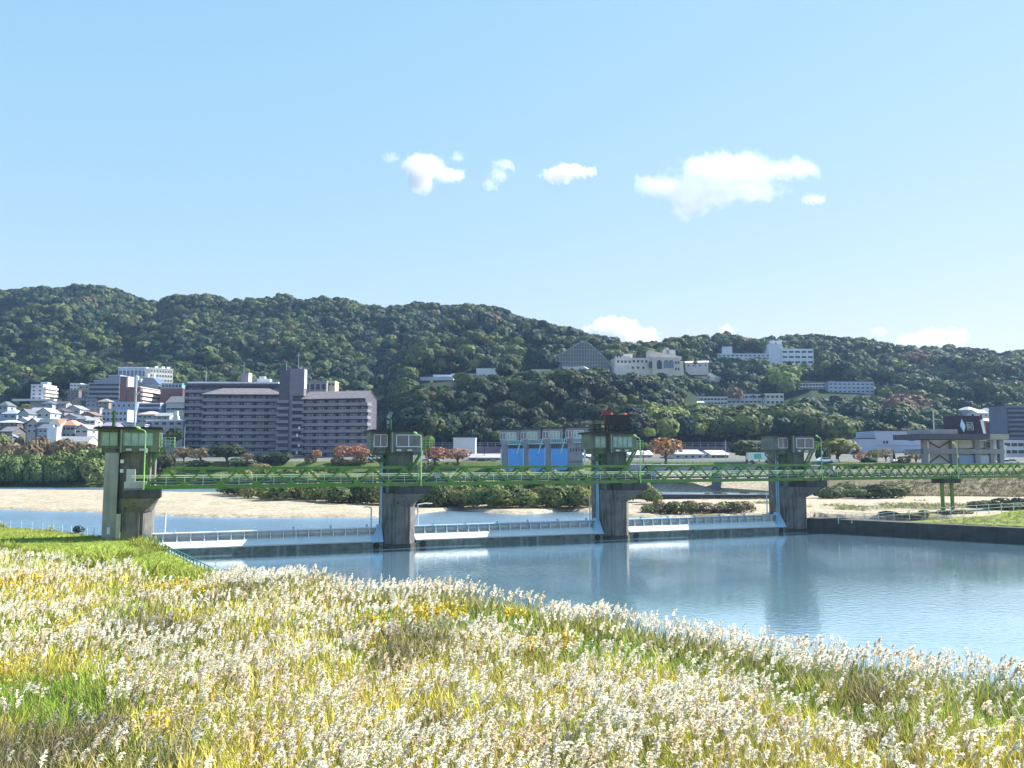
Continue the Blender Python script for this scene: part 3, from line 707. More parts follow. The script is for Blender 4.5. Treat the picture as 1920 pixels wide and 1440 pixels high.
# clearings: (px0, px1, py_top, py_base, distance); trees nearer than that may not cover the visible wall
CLEAR = [(1045,1147,642,692,560),(1148,1282,655,702,552),(1284,1330,672,690,570),(1300,1345,690,714,596),(1342,1446,650,672,688),(1442,1527,638,684,688),(1498,1642,716,744,566),
         (1292,1472,738,760,528),(785,852,693,724,520),(848,932,690,702,525),(975,1030,692,698,540),
         (55,110,720,850,500),(124,168,718,850,500),(165,224,700,850,480),(218,320,684,850,505),(0,58,750,850,500),(108,126,744,850,500),(316,345,722,850,480),
         (340,728,690,868,420),(1880,2000,758,830,340),(1806,1895,762,805,480),(1550,1735,800,870,302),(780,1470,845,870,330)]
def forest():
    c = 6.9
    xs = np.arange(-1150, 1150, c); ys = np.arange(318, 1080, c)
    X, Y = np.meshgrid(xs, ys); X = X.ravel()+RNG.uniform(-.45, .45, X.size)*c; Y = Y.ravel()+RNG.uniform(-.45, .45, Y.size)*c
    U = 960+F*X/Y; k = (U > -170) & (U < 2090); X, Y, U = X[k], Y[k], U[k]
    Z = ground(X, Y)
    # forest starts where the town ends
    start = np.interp(U, [-200, 0, 100, 200, 330, 400, 700, 760, 1200, 1290, 1500, 1700, 1800, 1900, 2100], [495, 495, 500, 520, 480, 445, 425, 330, 335, 345, 345, 350, 450, 480, 480])
    k = (Y > start+15*(fbm(X, Y, 40, 77)-.5)) & (Z > 9); X, Y, U, Z = X[k], Y[k], U[k], Z[k]
    n = len(X); big = fbm(X, Y, 75, 51)
    rad = RNG.uniform(2.9, 6.6, n)*(.75+.6*fbm(X, Y, 35, 52))*np.where(RNG.random(n) < .15, 1.35, 1)
    H = rad*.35+RNG.uniform(2.0, 5.5, n)+8*(sstep(.35, .7, fbm(X, Y, 26, 61))-.35)+14*(sstep(.3, .7, fbm(X, Y, 58, 62))-.45); H = np.where(Y < 500, np.minimum(H, rad*1.15+1), H); H = np.maximum(H, 1.2)
    # visibility from the front (with a margin)
    o = np.argsort(Y); hor = np.full(2400, 2000.0); keep = np.zeros(n, bool)
    px, pyt = proj(X, Y, Z+H+rad*.8)
    sk = np.interp(px, SKYX, SKYY)+RNG.normal(0, 4.0, n)-11*(vnoise(px, px*0, 38, 7)-.55)-7*(vnoise(px, px*0, 90, 8)-.5); over = pyt < sk      # keeps the ridge line of the hills
    lim = CAMZ+Y*np.tan(np.arctan((720-sk)/F)+PITCH); H = np.where(over, np.maximum(lim-Z-rad*.8, -rad*.2), H); rad = np.where(over & (lim-Z < rad*.9), rad*.7, rad)
    px, pyt = proj(X, Y, Z+H+rad*.8); _, pyb = proj(X, Y, Z)
    w_ = rad*F/Y
    for i in o:
        a = int(max(0, px[i]-w_[i]*.8+200)); b = int(min(2399, px[i]+w_[i]*.8+200))
        if b <= a: continue
        seg = hor[a:b+1]
        if pyt[i] < seg.max()+22: keep[i] = True
        mid = (a+b)//2; hor[a:b+1] = np.minimum(seg, pyt[i]+w_[i]*.75)
    for (a, b, t, s, d) in CLEAR:
        hit = (px+w_*.85 > a) & (px-w_*.85 < b) & (Y < d+8) & (pyt < s-4) & (pyb > t)
        low = hit & (pyb > s+1); room = np.array([0.0])
        tz = np.full(n, 0.0)
        if low.any():
            ii = np.where(low)[0]
            zt = np.array([at_y(px[i], s+1, Y[i]).z for i in ii])-Z[ii]      # height that stays below the building's base
            f = np.clip(zt/(H[ii]+rad[ii]*.8), 0, 1); okk = (zt > .9) & (f > .1)
            rad[ii] = np.where(okk, np.maximum(rad[ii]*f, 1.5), rad[ii]); H[ii] = np.where(okk, H[ii]*f*.85, H[ii])
            keep[ii] &= okk; hit[ii] = False
        keep &= ~hit
    X, Y, U, Z, rad, H, big, px, pyt = [q[keep] for q in (X, Y, U, Z, rad, H, big, px, pyt)]
    n = len(X)
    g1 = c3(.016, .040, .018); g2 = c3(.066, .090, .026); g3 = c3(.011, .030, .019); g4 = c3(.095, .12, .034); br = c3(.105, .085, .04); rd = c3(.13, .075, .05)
    r = RNG.random(n); ridn = 1-np.abs(2*fbm(X, Y, 110, 5)-1)*2; relief_tone = np.clip(sstep(.25, .85, ridn)*.75+sstep(.4, .65, big)*.5-.1, 0, 1)[:, None]  # relief shading put into crown colour: lighter on spurs, darker in gullies
    col = g1*(1-relief_tone)+g2*relief_tone
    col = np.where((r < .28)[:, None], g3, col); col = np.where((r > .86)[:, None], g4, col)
    brown = RNG.random(n) < .015+.05*sstep(.55, .7, fbm(X, Y, 90, 71)); col = np.where(brown[:, None], br, col)
    redz = (np.hypot(px-1690, (pyt-752)*1.5) < 42) & (Y > 450); col = np.where(redz[:, None], rd, col)
    redz2 = ((np.hypot(px-1720, (pyt-668)*2) < 30) | (np.hypot(px-1385, pyt-722) < 12)); col = np.where(redz2[:, None], (br+rd)/2, col)
    bam = (px > 1215) & (px < 1440) & (Y < 470) & (pyt > 755+(px-1215)*.22) & (pyt < 850); col = np.where((bam & (RNG.random(n) < .8))[:, None], c3(.19, .23, .06), col)
    bam2 = (px > 1430) & (px < 1560) & (pyt > 668) & (pyt < 700) & (Y > 480) & (Y < 700); col = np.where(bam2[:, None], c3(.10, .15, .035), col)
    mound = (Y < 475) & (px > 735) & (px < 1225) & ~bam; col = col*np.where(mound, .62, 1)[:, None]  # mound crowns darkened in colour to paint the shade on its steep face
    col = col*RNG.uniform(.75, 1.3, n)[:, None]
    P = np.stack([X, Y, Z+H], 1)
    return P, rad, col, px, pyt, bam
P, rad, colr, fpx, fpy, bam = forest()
print('forest trees', len(P))
# the 290 nearest (largest) in-frame ones are objects of their own; the rest is one mass
inf = np.where((fpx > -20) & (fpx < 1940))[0]
near = inf[np.argsort((rad/P[:, 1])[inf])[::-1]]
near = near[P[near, 1] < 500][:290]
mask = np.ones(len(P), bool); mask[near] = False
Pm, rm_, cm_ = P[mask], rad[mask], colr[mask]
nf = Pm[:, 1] < 640
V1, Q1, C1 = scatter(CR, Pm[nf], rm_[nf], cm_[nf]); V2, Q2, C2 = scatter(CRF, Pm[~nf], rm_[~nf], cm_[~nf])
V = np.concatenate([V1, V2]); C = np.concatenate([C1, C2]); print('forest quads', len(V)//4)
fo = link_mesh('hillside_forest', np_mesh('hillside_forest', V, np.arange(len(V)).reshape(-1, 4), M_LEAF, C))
tag(fo, 'dense mixed woodland covering the hills behind the town', 'forest', kind='stuff')
del V, C, V1, V2, C1, C2
# --- single trees
def crown_me(i, n=260, s=.17, **k):
    V, t = crown_arrays(n, 300+i, s, **k); return np_mesh('crown', V, np.arange(len(V)).reshape(-1, 4), M_LEAF, np.repeat(t[:, None], 3, 1))
CM = [crown_me(i, 420, .135, lumps=13, low=-.75, flat=.95, jit=.4) for i in range(8)]
CMB = [crown_me(20+i, 420, .12, lumps=14, low=-.6, flat=1.0) for i in range(5)]      # bushes, near
CML = [crown_me(40+i, 330, .11, lumps=12, low=-.8, flat=.95, jit=1.1) for i in range(4)]   # loose autumn crowns
def trunk_me():
    m = MB(); m.tube([(0, 0, -1.2), (.03, 0, -.7), (0, .02, -.2), (.05, 0, .25)], [.09, .07, .055, .02], 6)
    for a in (.4, 2.2, 3.7, 5.3): m.tube([(0, 0, -.65), (.28*math.cos(a), .28*math.sin(a), -.15), (.5*math.cos(a), .5*math.sin(a), .2)], [.045, .03, .01], 5)
    return m.mesh('trunk', M_BARK)
TRK = trunk_me()
def tree(name, pos, rx, rz, col, label, group=None, protos=CM, trunk=True, cat='tree', h=None):
    r = empty(name, (pos[0], pos[1], pos[2]), 0, label, cat, group)
    h = h if h is not None else rz*1.15
    c = link_mesh('crown', random.choice(protos), r, (0, 0, h), random.uniform(0, 6.28)); c.scale = (rx, rx, rz); c.color = (*col, 1)
    if trunk:
        t = link_mesh('trunk', TRK, r, (0, 0, h), random.uniform(0, 6)); t.scale = (rx, rx, max(rz, h/1.15))
    return r
for i in near:
    X, Y, Z = P[i]; Rr = rad[i]; c = colr[i]
    g0 = gz(X, Y)
    if bam[i]: lb, gr = 'pale yellow-green feathery tree in the bamboo grove behind the orange maple', 'bamboo grove trees'
    elif c[0] > .1 and c[0] > c[1]: lb, gr = 'brownish autumn tree in the wood on the front hill slope', 'brown trees on the front slope'
    elif fpx[i] < 1200: lb, gr = 'dark evergreen tree on the wooded mound behind the blue sluice gates', 'trees on the wooded mound'
    else: lb, gr = 'green broadleaf tree on the slope below the hillside school buildings', 'trees on the school slope'
    u_ = fpx[i]; v_ = fpy[i]
    ht = 'near the crest' if v_ < 728 else 'halfway up' if v_ < 775 else 'low down'
    tone = 'light' if c[1] > .085 else 'dark' if c[1] < .045 else 'mid-green'
    if gr == 'trees on the wooded mound':
        ps = 'behind the second pier' if u_ < 820 else 'left of the blue sluice gates' if u_ < 930 else 'above the blue sluice gates' if u_ < 1080 else 'behind the third pier'
        lb = tone+' evergreen tree '+ht+' on the wooded mound '+ps
    elif gr == 'trees on the school slope':
        ps = 'above the orange maple' if u_ < 1300 else 'left of the farthest pier cabin' if u_ < 1440 else 'above the yellow-green tree' if u_ < 1610 else 'above the white warehouse' if u_ < 1740 else 'behind the pavilion penthouse'
        lb = tone+' broadleaf tree '+ht+' on the slope '+ps
    elif gr == 'bamboo grove trees': lb = ('left' if u_ < 1290 else 'middle' if u_ < 1360 else 'right')+' pale feathery tree '+ht+' in the bamboo grove behind the maple'
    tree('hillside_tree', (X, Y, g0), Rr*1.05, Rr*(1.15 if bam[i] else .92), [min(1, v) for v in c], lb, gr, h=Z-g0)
# --- trees and shrubs one by one: (px0, px1, py_top, py_base, distance, colour, protos, label, group, category)
G_D = (.022, .040, .018); G_M = (.055, .085, .028); G_L = (.14, .17, .05); ORG = (.32, .16, .09); BRN = (.20, .13, .07); OLV = (.10, .105, .035); PALE = (.20, .19, .09)
TL = [
 (1217,1279,816,868,238,(.27,.145,.06),CML,'large round orange-brown maple standing alone right of the third pier','tree'),
 (1368,1434,820,872,240,(.035,.055,.022),CM,'dark green round tree left of the farthest pier cabin','tree'),
 (1410,1437,832,868,246,(.22,.09,.05),CML,'small reddish tree at the edge of the dark round tree by the farthest pier','tree'),
 (1536,1607,820,870,232,(.16,.16,.045),CM,'broad yellow-green tree just right of the farthest pier','tree'),
 (1528,1556,836,870,225,G_D,CM,'dark shrub at the foot of the yellow-green tree right of the farthest pier','shrub'),
 (1602,1632,846,872,228,(.26,.14,.08),CML,'low reddish tree in front of the white warehouse left end','tree'),
 (1628,1652,840,870,226,(.16,.16,.05),CML,'yellow-green small tree before the middle of the white warehouse','tree'),
 (1646,1676,838,870,230,(.24,.19,.11),CML,'pale brown bare-looking tree before the white warehouse','tree'),
 (1698,1738,841,872,222,(.19,.15,.07),CML,'olive-brown tree beside the left column of the grey pavilion building','tree'),
 (1612,1645,856,872,222,G_D,CM,'dark low shrub under the yellow-green small tree by the warehouse','shrub'),
 (392,457,830,870,262,(.022,.035,.016),CM,'very dark broad tree in front of the big apartment block left wing','tree'),
 (355,396,838,870,268,(.17,.14,.075),CML,'brownish tree left of the very dark tree by the apartment block','tree'),
 (326,362,836,870,270,(.18,.125,.07),CML,'reddish-brown tree at the left corner of the apartment block','tree'),
 (283,325,842,880,258,(.055,.06,.03),CM,'dark mixed shrub just right of the left pier stairs','shrub'),
 (452,476,848,870,262,(.19,.14,.07),CML,'small brown tree right of the very dark tree','tree'),
 (474,510,850,870,262,G_D,CM,'dark low bush before the apartment block centre left','shrub'),
 (500,548,846,870,262,(.025,.038,.018),CM,'dark bush under the apartment stair tower','shrub'),
 (584,602,842,868,260,(.30,.15,.07),CML,'slim orange-brown tree before the apartment right wing','tree'),
 (622,662,833,866,258,ORG,CML,'left one of two orange cherry trees by the apartment right wing','tree'),
 (655,697,832,868,256,(.34,.15,.09),CML,'right one of two orange cherry trees by the apartment right wing','tree'),
 (787,842,836,868,250,(.33,.16,.09),CML,'spreading orange cherry tree right of the second pier','tree'),
 (832,884,838,868,250,(.30,.15,.09),CML,'spreading orange cherry tree left of the white flat-roofed block','tree'),
 (790,816,815,866,246,(.11,.15,.04),CM,'upright yellow-green tree beside the second pier platform','tree'),
 (312,342,800,852,292,(.025,.04,.018),CM,'dark conical tree between the grey flats and the big apartment block','tree'),
 (1196,1216,828,868,250,(.06,.10,.03),CM,'dark green shrubby tree just right of the third pier','tree'),
 (-12,14,812,848,285,(.17,.20,.07),CM,'pale green tree at the left edge below the white hip-roofed house','tree'),
 (34,44,816,846,284,(.20,.22,.08),CML,'small light green tree right of the parked car at far left','tree'),
 (62,92,820,850,284,(.018,.028,.02),CM,'dark hedge tree left of the white chapel-like building','tree'),
 (18,34,746,770,500,(.05,.08,.03),CM,'tree behind the grey houses at the far left','tree'),
 (42,56,757,766,440,(.26,.24,.06),CML,'small yellow tree between houses at far left','tree'),
 (100,120,744,758,480,(.10,.14,.04),CM,'bright green tree below the white four-storey block','tree'),
 (312,330,808,850,290,(.10,.10,.045),CML,'olive small tree right of the left pier platform railing','tree'),
 (806,812,713,728,500,(.42,.42,.05),CML,'tiny yellow ginkgo in front of the white school building','tree'),
 (1476,1486,676,697,640,(.015,.025,.018),CM,'small dark conical tree below the white hilltop office','tree'),
 (1410,1416,740,756,520,(.02,.035,.02),CM,'left dark conifer before the long school building','tree'),
 (1426,1435,738,757,520,(.02,.035,.02),CM,'right dark conifer before the long school building','tree'),
 (1300,1308,676,689,545,(.02,.04,.025),CM,'little dark conifer right of the cream college building','tree'),
]
for (a, b, t_, s, d, c, pr, lb, ct) in TL:
    ctr = at_y((a+b)/2, s, d); top = at_y((a+b)/2, t_, d).z; g0 = min(ctr.z, gz(ctr.x, d)+.0) if d < 300 else ctr.z
    rx = (b-a)/2/F*d; H = top-g0; rz = min(H*.42, rx*1.1) if ct == 'tree' else H*.55
    tree('autumn_tree' if c[0] > c[1]*1.2 else ('shrub' if ct == 'shrub' else 'tree'), (ctr.x, d, g0), rx*1.05, rz, c, lb, None, pr, ct == 'tree' or True, ct, h=H-rz*.95)
# shrub belts, every bush its own object
def belt(n, pxa, pxb, d0, d1, h0, h1, cols, label, group, rx=(1.3, 2.4), yfun=None, name='shrub'):
    for i in range(n):
        u = pxa+(pxb-pxa)*(i+random.uniform(.1, .9))/n; d = random.uniform(d0, d1) if yfun is None else yfun(u)+random.uniform(d0, d1)
        x = (u-960)/F*d; H = random.uniform(h0, h1); g0 = gz(x, d)
        c = random.choice(cols); k = random.uniform(.8, 1.25); r_ = random.uniform(*rx)
        k3 = 'left' if i < n/3 else 'middle' if i < 2*n/3 else 'right'
        lb_ = label+', '+k3+' part'+(', pale' if c[1]*k > .15 else ', dark' if c[1]*k < .09 else '')
        tree(name, (x, d, g0-.2), r_, H*.58, [v*k for v in c], lb_, group, CMB, False, 'shrub', h=H*.45)
SH = [(.16,.18,.06), (.10,.13,.05), (.20,.20,.075), (.075,.10,.04)]
belt(34, -40, 196, 249, 257, 6.0, 10.5, [(.11,.15,.05), (.15,.185,.065), (.08,.12,.04)], 'tall riverside shrub left of the left pier', 'tall shrubs on the far bank', (2.6, 4.6))
belt(9, -20, 190, 268, 274, 6, 9, [(.17,.13,.08), (.18,.15,.08), (.19,.125,.09)], 'brownish tree behind the tall riverside shrubs', 'brown trees behind the far bank shrubs', (3.2, 4.6))
yf = lambda u: np.interp(u, [430, 520, 620, 700, 800, 900, 1000, 1100, 1200], [178, 158, 152, 148, 145, 144, 145, 144, 143])
belt(46, 425, 1112, 0, 7, 3.2, 4.8, SH, 'olive shrub on the mid-river gravel bank', 'shrubs on the mid-river bank', (2.0, 3.2), yf)
belt(44, 440, 1110, 9, 26, 4.6, 6.8, SH+[(.13,.13,.05)], 'taller willow behind the mid-river gravel bank', 'willow shrubs behind the mid-river bank', (2.2, 3.8), yf)
belt(5, 1130, 1235, 150, 160, 3.0, 4.5, [(.16,.19,.09), (.12,.15,.06)], 'pale willow shrub right of the third pier', 'pale willows by the third pier', (1.8, 2.6))
belt(13, 1200, 1440, 126, 134, 1.4, 2.5, [(.10,.11,.045), (.16,.13,.08), (.09,.13,.04)], 'low bush on the gravel behind the third gate', 'low bushes behind the third gate', (1.4, 2.4))
belt(13, 1530, 1690, 168, 183, 1.5, 4.0, [(.09,.12,.05), (.12,.14,.06), (.05,.07,.03)], 'olive bush on the far bank right of the farthest pier', 'bushes on the far bank', (1.8, 3.2))
belt(13, 1815, 1990, 136, 144, 1.2, 2.2, [(.06,.085,.04), (.085,.11,.05)], 'dark bush behind the grass slope at right', 'dark bushes behind the grass slope', (1.5, 2.6))
belt(14, 1600, 1800, 126, 131, .5, 1.1, [(.10,.12,.05), (.05,.06,.035), (.15,.14,.06)], 'weed clump left of the grass slope', 'weed clumps on the gravel', (.9, 1.8))
belt(20, 200, 720, 246, 262, 1.6, 3.4, [(.05,.08,.03), (.11,.13,.05), (.035,.05,.025), (.15,.12,.06)], 'low levee shrub behind the footbridge', 'low shrubs on the levee', (1.8, 3.8))
belt(22, 900, 1700, 198, 214, 1.0, 2.4, [(.10,.12,.05), (.14,.14,.06), (.06,.08,.03)], 'low levee-top shrub behind the right spans', 'low shrubs at the levee top', (1.4, 2.6))
p_ = at_z(147, 1000, 2.4); tree('shrub', (p_.x, p_.y, gz(p_.x, p_.y)), .7, .6, (.02,.028,.03), 'small dark bush on the lawn left of the left pier', None, CMB, False, 'shrub', h=.55)
# ------------------------------------------------------------------ buildings
def base_at(px, pyb, d, sink=3.0):
    p = at_y(px, pyb, d); return p
GLZ = mat('far_window_glass', (.10, .13, .19), .25, .2, .3, spec=.6)
GLD = mat('dark_window', (.035, .045, .07), .4, .2, .3)
def win(root, x, y, z, wd, h, rz=0, g=None, name='window'):
    def f():
        m = MB(); m.box(-wd/2, wd/2, -.05, .05, -.06, h+.06); m.box(-wd/2+.07, wd/2-.07, -.09, -.05, .02, h-.02, 1)
        return m.mesh('window', [WHITE, g or GLD])
    return link_mesh(name, shared(('fw', round(wd, 1), round(h, 1), (g or GLD).name), f), root, (x, y, z), rz)
def roof_gable(w_, dp, z0, h, o=.5, axis='x', rm=None, root=None, name='roof'):
    m = MB()
    x0, x1, y0, y1 = -w_/2-o, w_/2+o, -o, dp+o; t = .18
    if axis == 'x':      # ridge along x, gable ends at left and right
        ym = (y0+y1)/2
        m.hexa([(x0,y0,z0),(x1,y0,z0),(x1,ym,z0+h),(x0,ym,z0+h),(x0,y0,z0+t),(x1,y0,z0+t),(x1,ym,z0+h+t),(x0,ym,z0+h+t)])
        m.hexa([(x0,ym,z0+h),(x1,ym,z0+h),(x1,y1,z0),(x0,y1,z0),(x0,ym,z0+h+t),(x1,ym,z0+h+t),(x1,y1,z0+t),(x0,y1,z0+t)])
    else:
        xm = 0
        m.hexa([(x0,y0,z0),(xm,y0,z0+h),(xm,y1,z0+h),(x0,y1,z0),(x0,y0,z0+t),(xm,y0,z0+h+t),(xm,y1,z0+h+t),(x0,y1,z0+t)])
        m.hexa([(xm,y0,z0+h),(x1,y0,z0),(x1,y1,z0),(xm,y1,z0+h),(xm,y0,z0+h+t),(x1,y0,z0+t),(x1,y1,z0+t),(xm,y1,z0+h+t)])
    return m.build(name, rm, root)
def roof_hip(w_, dp, z0, h, o=.5, rm=None, root=None):
    x0, x1, y0, y1 = -w_/2-o, w_/2+o, -o, dp+o; k = min(w_, dp)/2*.95
    m = MB(); ym = (y0+y1)/2
    if w_ >= dp: r0, r1 = (x0+k, ym), (x1-k, ym)
    else: r0, r1 = (0, y0+k), (0, y1-k)
    e = .15
    b4 = [(x0,y0,z0),(x1,y0,z0),(x1,y1,z0),(x0,y1,z0)]; t4 = [(x,y,z+e) for x,y,z in b4]
    A, B_ = (*r0, z0+h), (*r1, z0+h)
    m.face(list(reversed(b4)))
    for i in range(4): j = (i+1) % 4; m.face([b4[i], b4[j], t4[j], t4[i]])
    if w_ >= dp:
        m.face([t4[0], t4[1], B_, A]); m.face([t4[1], t4[2], B_]); m.face([t4[2], t4[3], A, B_]); m.face([t4[3], t4[0], A])
    else:
        m.face([t4[0], t4[1], A]); m.face([t4[1], t4[2], B_, A]); m.face([t4[2], t4[3], B_]); m.face([t4[3], t4[0], A, B_])
    return m.build('roof', rm, root)
def house(px0, px1, pyt, pyb, d, wc, rc, label, kind='gable_y', rz=0, dp=8, rf=.32, group=None, nw=2, fl=2, cat='house', name='house', pick=True):
    p = at_y((px0+px1)/2, pyb, d); top = at_y((px0+px1)/2, pyt, d).z
    w_ = (px1-px0)/F*d*.94; H = top-p.z; rh = H*rf; wh = H-rh
    r = empty(name, p, R(rz), label, cat, group)
    m = MB(); m.box(-w_/2, w_/2, 0, dp, -5, wh)
    if kind == 'gable_x':
        for s in (-1, 1):
            x = s*w_/2; m.face([(x, 0, wh), (x, dp, wh), (x, dp/2, wh+rh)] if s > 0 else [(x, dp, wh), (x, 0, wh), (x, dp/2, wh+rh)])
    elif kind == 'gable_y': m.face([(-w_/2, 0, wh), (w_/2, 0, wh), (0, 0, wh+rh)]); m.face([(w_/2, dp, wh), (-w_/2, dp, wh), (0, dp, wh+rh)])
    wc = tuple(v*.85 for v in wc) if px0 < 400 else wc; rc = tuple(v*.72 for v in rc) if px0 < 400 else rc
    m.build('wall', wallm(wc), r)
    rm = roofm(rc)
    if kind == 'gable_x': roof_gable(w_, dp, wh, rh, .45, 'x', rm, r)
    elif kind == 'gable_y': roof_gable(w_, dp, wh, rh, .45, 'y', rm, r)
    elif kind == 'hip': roof_hip(w_, dp, wh, rh, .5, rm, r)
    else:
        m = MB(); m.box(-w_/2-.3, w_/2+.3, -.3, dp+.3, wh, wh+.35); m.build('roof', rm, r)
    fh = wh/fl
    for f in range(fl):
        for i in range(nw):
            x = -w_/2+w_*(i+.5)/nw+random.uniform(-.3, .3); win(r, x, -.06, f*fh+fh*.35, random.choice((1.2, 1.7)), min(1.2, fh*.42))
        win(r, w_/2+.06, dp*.5, f*fh+fh*.35, 1.4, min(1.2, fh*.42), R(90))
    return r
W1 = (.42, .46, .54); W2_ = (.55, .56, .60); W3 = (.33, .37, .46); CREAM = (.50, .46, .38); GR = (.28, .30, .34)
RG = (.17, .18, .22); RB = (.12, .09, .09); RL = (.36, .38, .44); RP = (.62, .33, .22); RW = (.62, .62, .64)
HS = [
 (-6,14,752,778,440,W1,RG,'grey-roofed house at the left edge behind the blue-white pyramid roof','hip'),
 (2,31,767,794,385,(.40,.48,.62),(.42,.50,.62),'pale blue house with a pyramid roof and roof antenna at far left','hip'),
 (33,53,767,796,380,W1,RG,'grey gabled house right of the pale blue pyramid-roofed house','gable_y'),
 (55,70,764,784,410,W2_,RL,'light house squeezed behind the white-gabled house','gable_x'),
 (67,94,765,792,378,(.52,.58,.66),(.50,.56,.60),'white gabled house with mint-grey roof in the left cluster','gable_y'),
 (93,121,764,786,395,GR,RB,'dark brown-roofed house right of the white gabled house','hip'),
 (77,98,751,768,440,(.36,.40,.55),RG,'lilac-walled house under the long white terrace','hip'),
 (96,124,752,768,445,W3,RB,'long dark-roofed house right of the lilac-walled house','gable_x'),
 (121,150,760,782,410,(.46,.48,.50),RL,'grey-beige house with a sunlit white flank above the peach roofs','gable_y'),
 (134,151,745,762,460,(.40,.34,.27),RL,'small beige house below the brown terrace building','gable_y'),
 (160,182,744,761,460,(.38,.36,.46),(.34,.30,.38),'mauve-roofed house left of the small tan hip-roofed house','hip'),
 (182,204,747,765,450,(.34,.30,.26),(.36,.32,.28),'small tan hip-roofed house below the grey terraced flats','hip'),
 (152,188,760,776,420,(.40,.40,.50),RW,'lilac house with a bright flat white roof edge','flat'),
 (148,178,772,792,390,(.24,.17,.12),(.26,.20,.14),'brown-walled house below the flat white roof edge','gable_y'),
 (112,147,777,797,372,(.38,.44,.54),RG,'blue-grey gabled house right behind the peach roofs','gable_y'),
 (140,163,779,800,368,(.40,.42,.46),(.28,.28,.34),'grey house with mauve hip roof right of the blue-grey gable','hip'),
 (160,178,783,800,362,(.50,.52,.56),(.42,.46,.44),'pale house with a grey-green roof left of the pier mast','gable_x'),
 (80,112,785,820,335,(.40,.43,.52),RP,'house with peach tiled roof left half of the pair','gable_x'),
 (108,141,787,820,338,(.38,.40,.46),(.60,.34,.24),'house with peach hipped roof right half of the pair','hip'),
 (-8,33,787,803,345,(.13,.10,.10),RW,'traditional house with sunlit white hip roof and dark timber walls','hip'),
 (28,52,782,806,350,(.42,.48,.56),RL,'tall pale house right of the traditional white-roofed house','gable_y'),
 (50,70,784,812,345,(.46,.47,.48),(.30,.32,.38),'cream-grey narrow house left of the round dark roof','gable_y'),
 (70,90,795,822,318,(.36,.40,.52),RG,'blue-grey house half hidden by the white chapel tower','gable_x'),
 (140,164,796,822,322,(.44,.44,.46),RL,'pale two-storey house right behind the chapel hall','gable_y'),
 (190,218,792,812,352,(.38,.36,.46),(.34,.30,.40),'mauve-roofed house behind the left pier cabin mast','gable_x'),
 (238,272,789,812,345,(.42,.42,.54),RW,'low lilac block with white roof edge left of the balconied flats','flat'),
 (256,296,770,792,402,(.42,.44,.50),(.56,.48,.42),'grey house with a beige hip roof above the balconied flats','hip'),
 (290,318,774,792,398,(.38,.42,.48),RL,'low grey-roofed house right of the beige hip roof','gable_x'),
 (302,322,752,776,440,(.30,.26,.28),RB,'dark brown house left of the striped grey building','gable_y'),
 (0,22,800,828,318,(.16,.14,.15),(.2,.2,.24),'dark timber house below the traditional white-roofed house','gable_x'),
 (1813,1838,762,782,470,W1,RL,'grey-roofed house left of the far-right hillside cluster','hip'),
 (1832,1856,768,788,455,W2_,(.40,.42,.48),'house with sunlit roof in the middle of the far-right cluster','gable_x'),
 (1860,1880,764,786,460,(.42,.44,.48),(.50,.52,.56),'house with slanted pale roof beside the far-right grey tower','gable_y'),
 (1846,1866,784,800,430,(.50,.50,.52),RW,'white-roofed low house below the far-right cluster','hip'),
 (1862,1886,786,804,425,(.30,.08,.07),(.22,.05,.05),'small dark red house at the foot of the far-right cluster','gable_y'),
 (1878,1892,776,800,438,(.46,.46,.48),(.5,.5,.5),'pale gabled house touching the far-right grey tower','gable_y'),
 (1810,1832,780,800,445,(.5,.48,.46),RW,'pale house behind the dark pavilion penthouse','gable_x'),
 (725,737,772,800,400,(.50,.54,.60),(.42,.46,.52),'white house right of the apartment gable wall','gable_y'),
 (1178,1226,845,870,285,(.52,.52,.56),(.60,.60,.64),'white low warehouse just right of the third pier','gable_x'),
 (1262,1322,844,868,280,(.44,.44,.46),(.42,.43,.50),'grey-roofed hall right of the orange-brown maple','gable_x'),
 (1318,1338,850,868,284,(.50,.50,.54),(.55,.55,.6),'small pale shed right of the grey-roofed hall','gable_y'),
 (1332,1368,845,868,282,(.56,.54,.52),(.64,.62,.62),'white gabled shop left of the dark green round tree','gable_x'),
 (876,942,852,872,270,(.40,.40,.44),(.34,.32,.36),'wide grey-roofed sheds left of the blue sluice gates','gable_x'),
 (1098,1118,850,868,285,(.52,.52,.54),(.66,.66,.68),'small white-roofed house right of the blue sluice gates','gable_x'),
 (1422,1446,820,842,330,(.56,.58,.64),(.60,.60,.64),'white house peeking left of the farthest pier cabin','flat'),
]
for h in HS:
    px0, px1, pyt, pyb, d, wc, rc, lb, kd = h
    house(px0, px1, pyt, pyb+2, d, wc, rc, lb, kd, rz=0 if px0 < 1000 else 14, dp=random.uniform(7, 9.5), nw=2 if px1-px0 < 30 else 4, group='houses of the town')
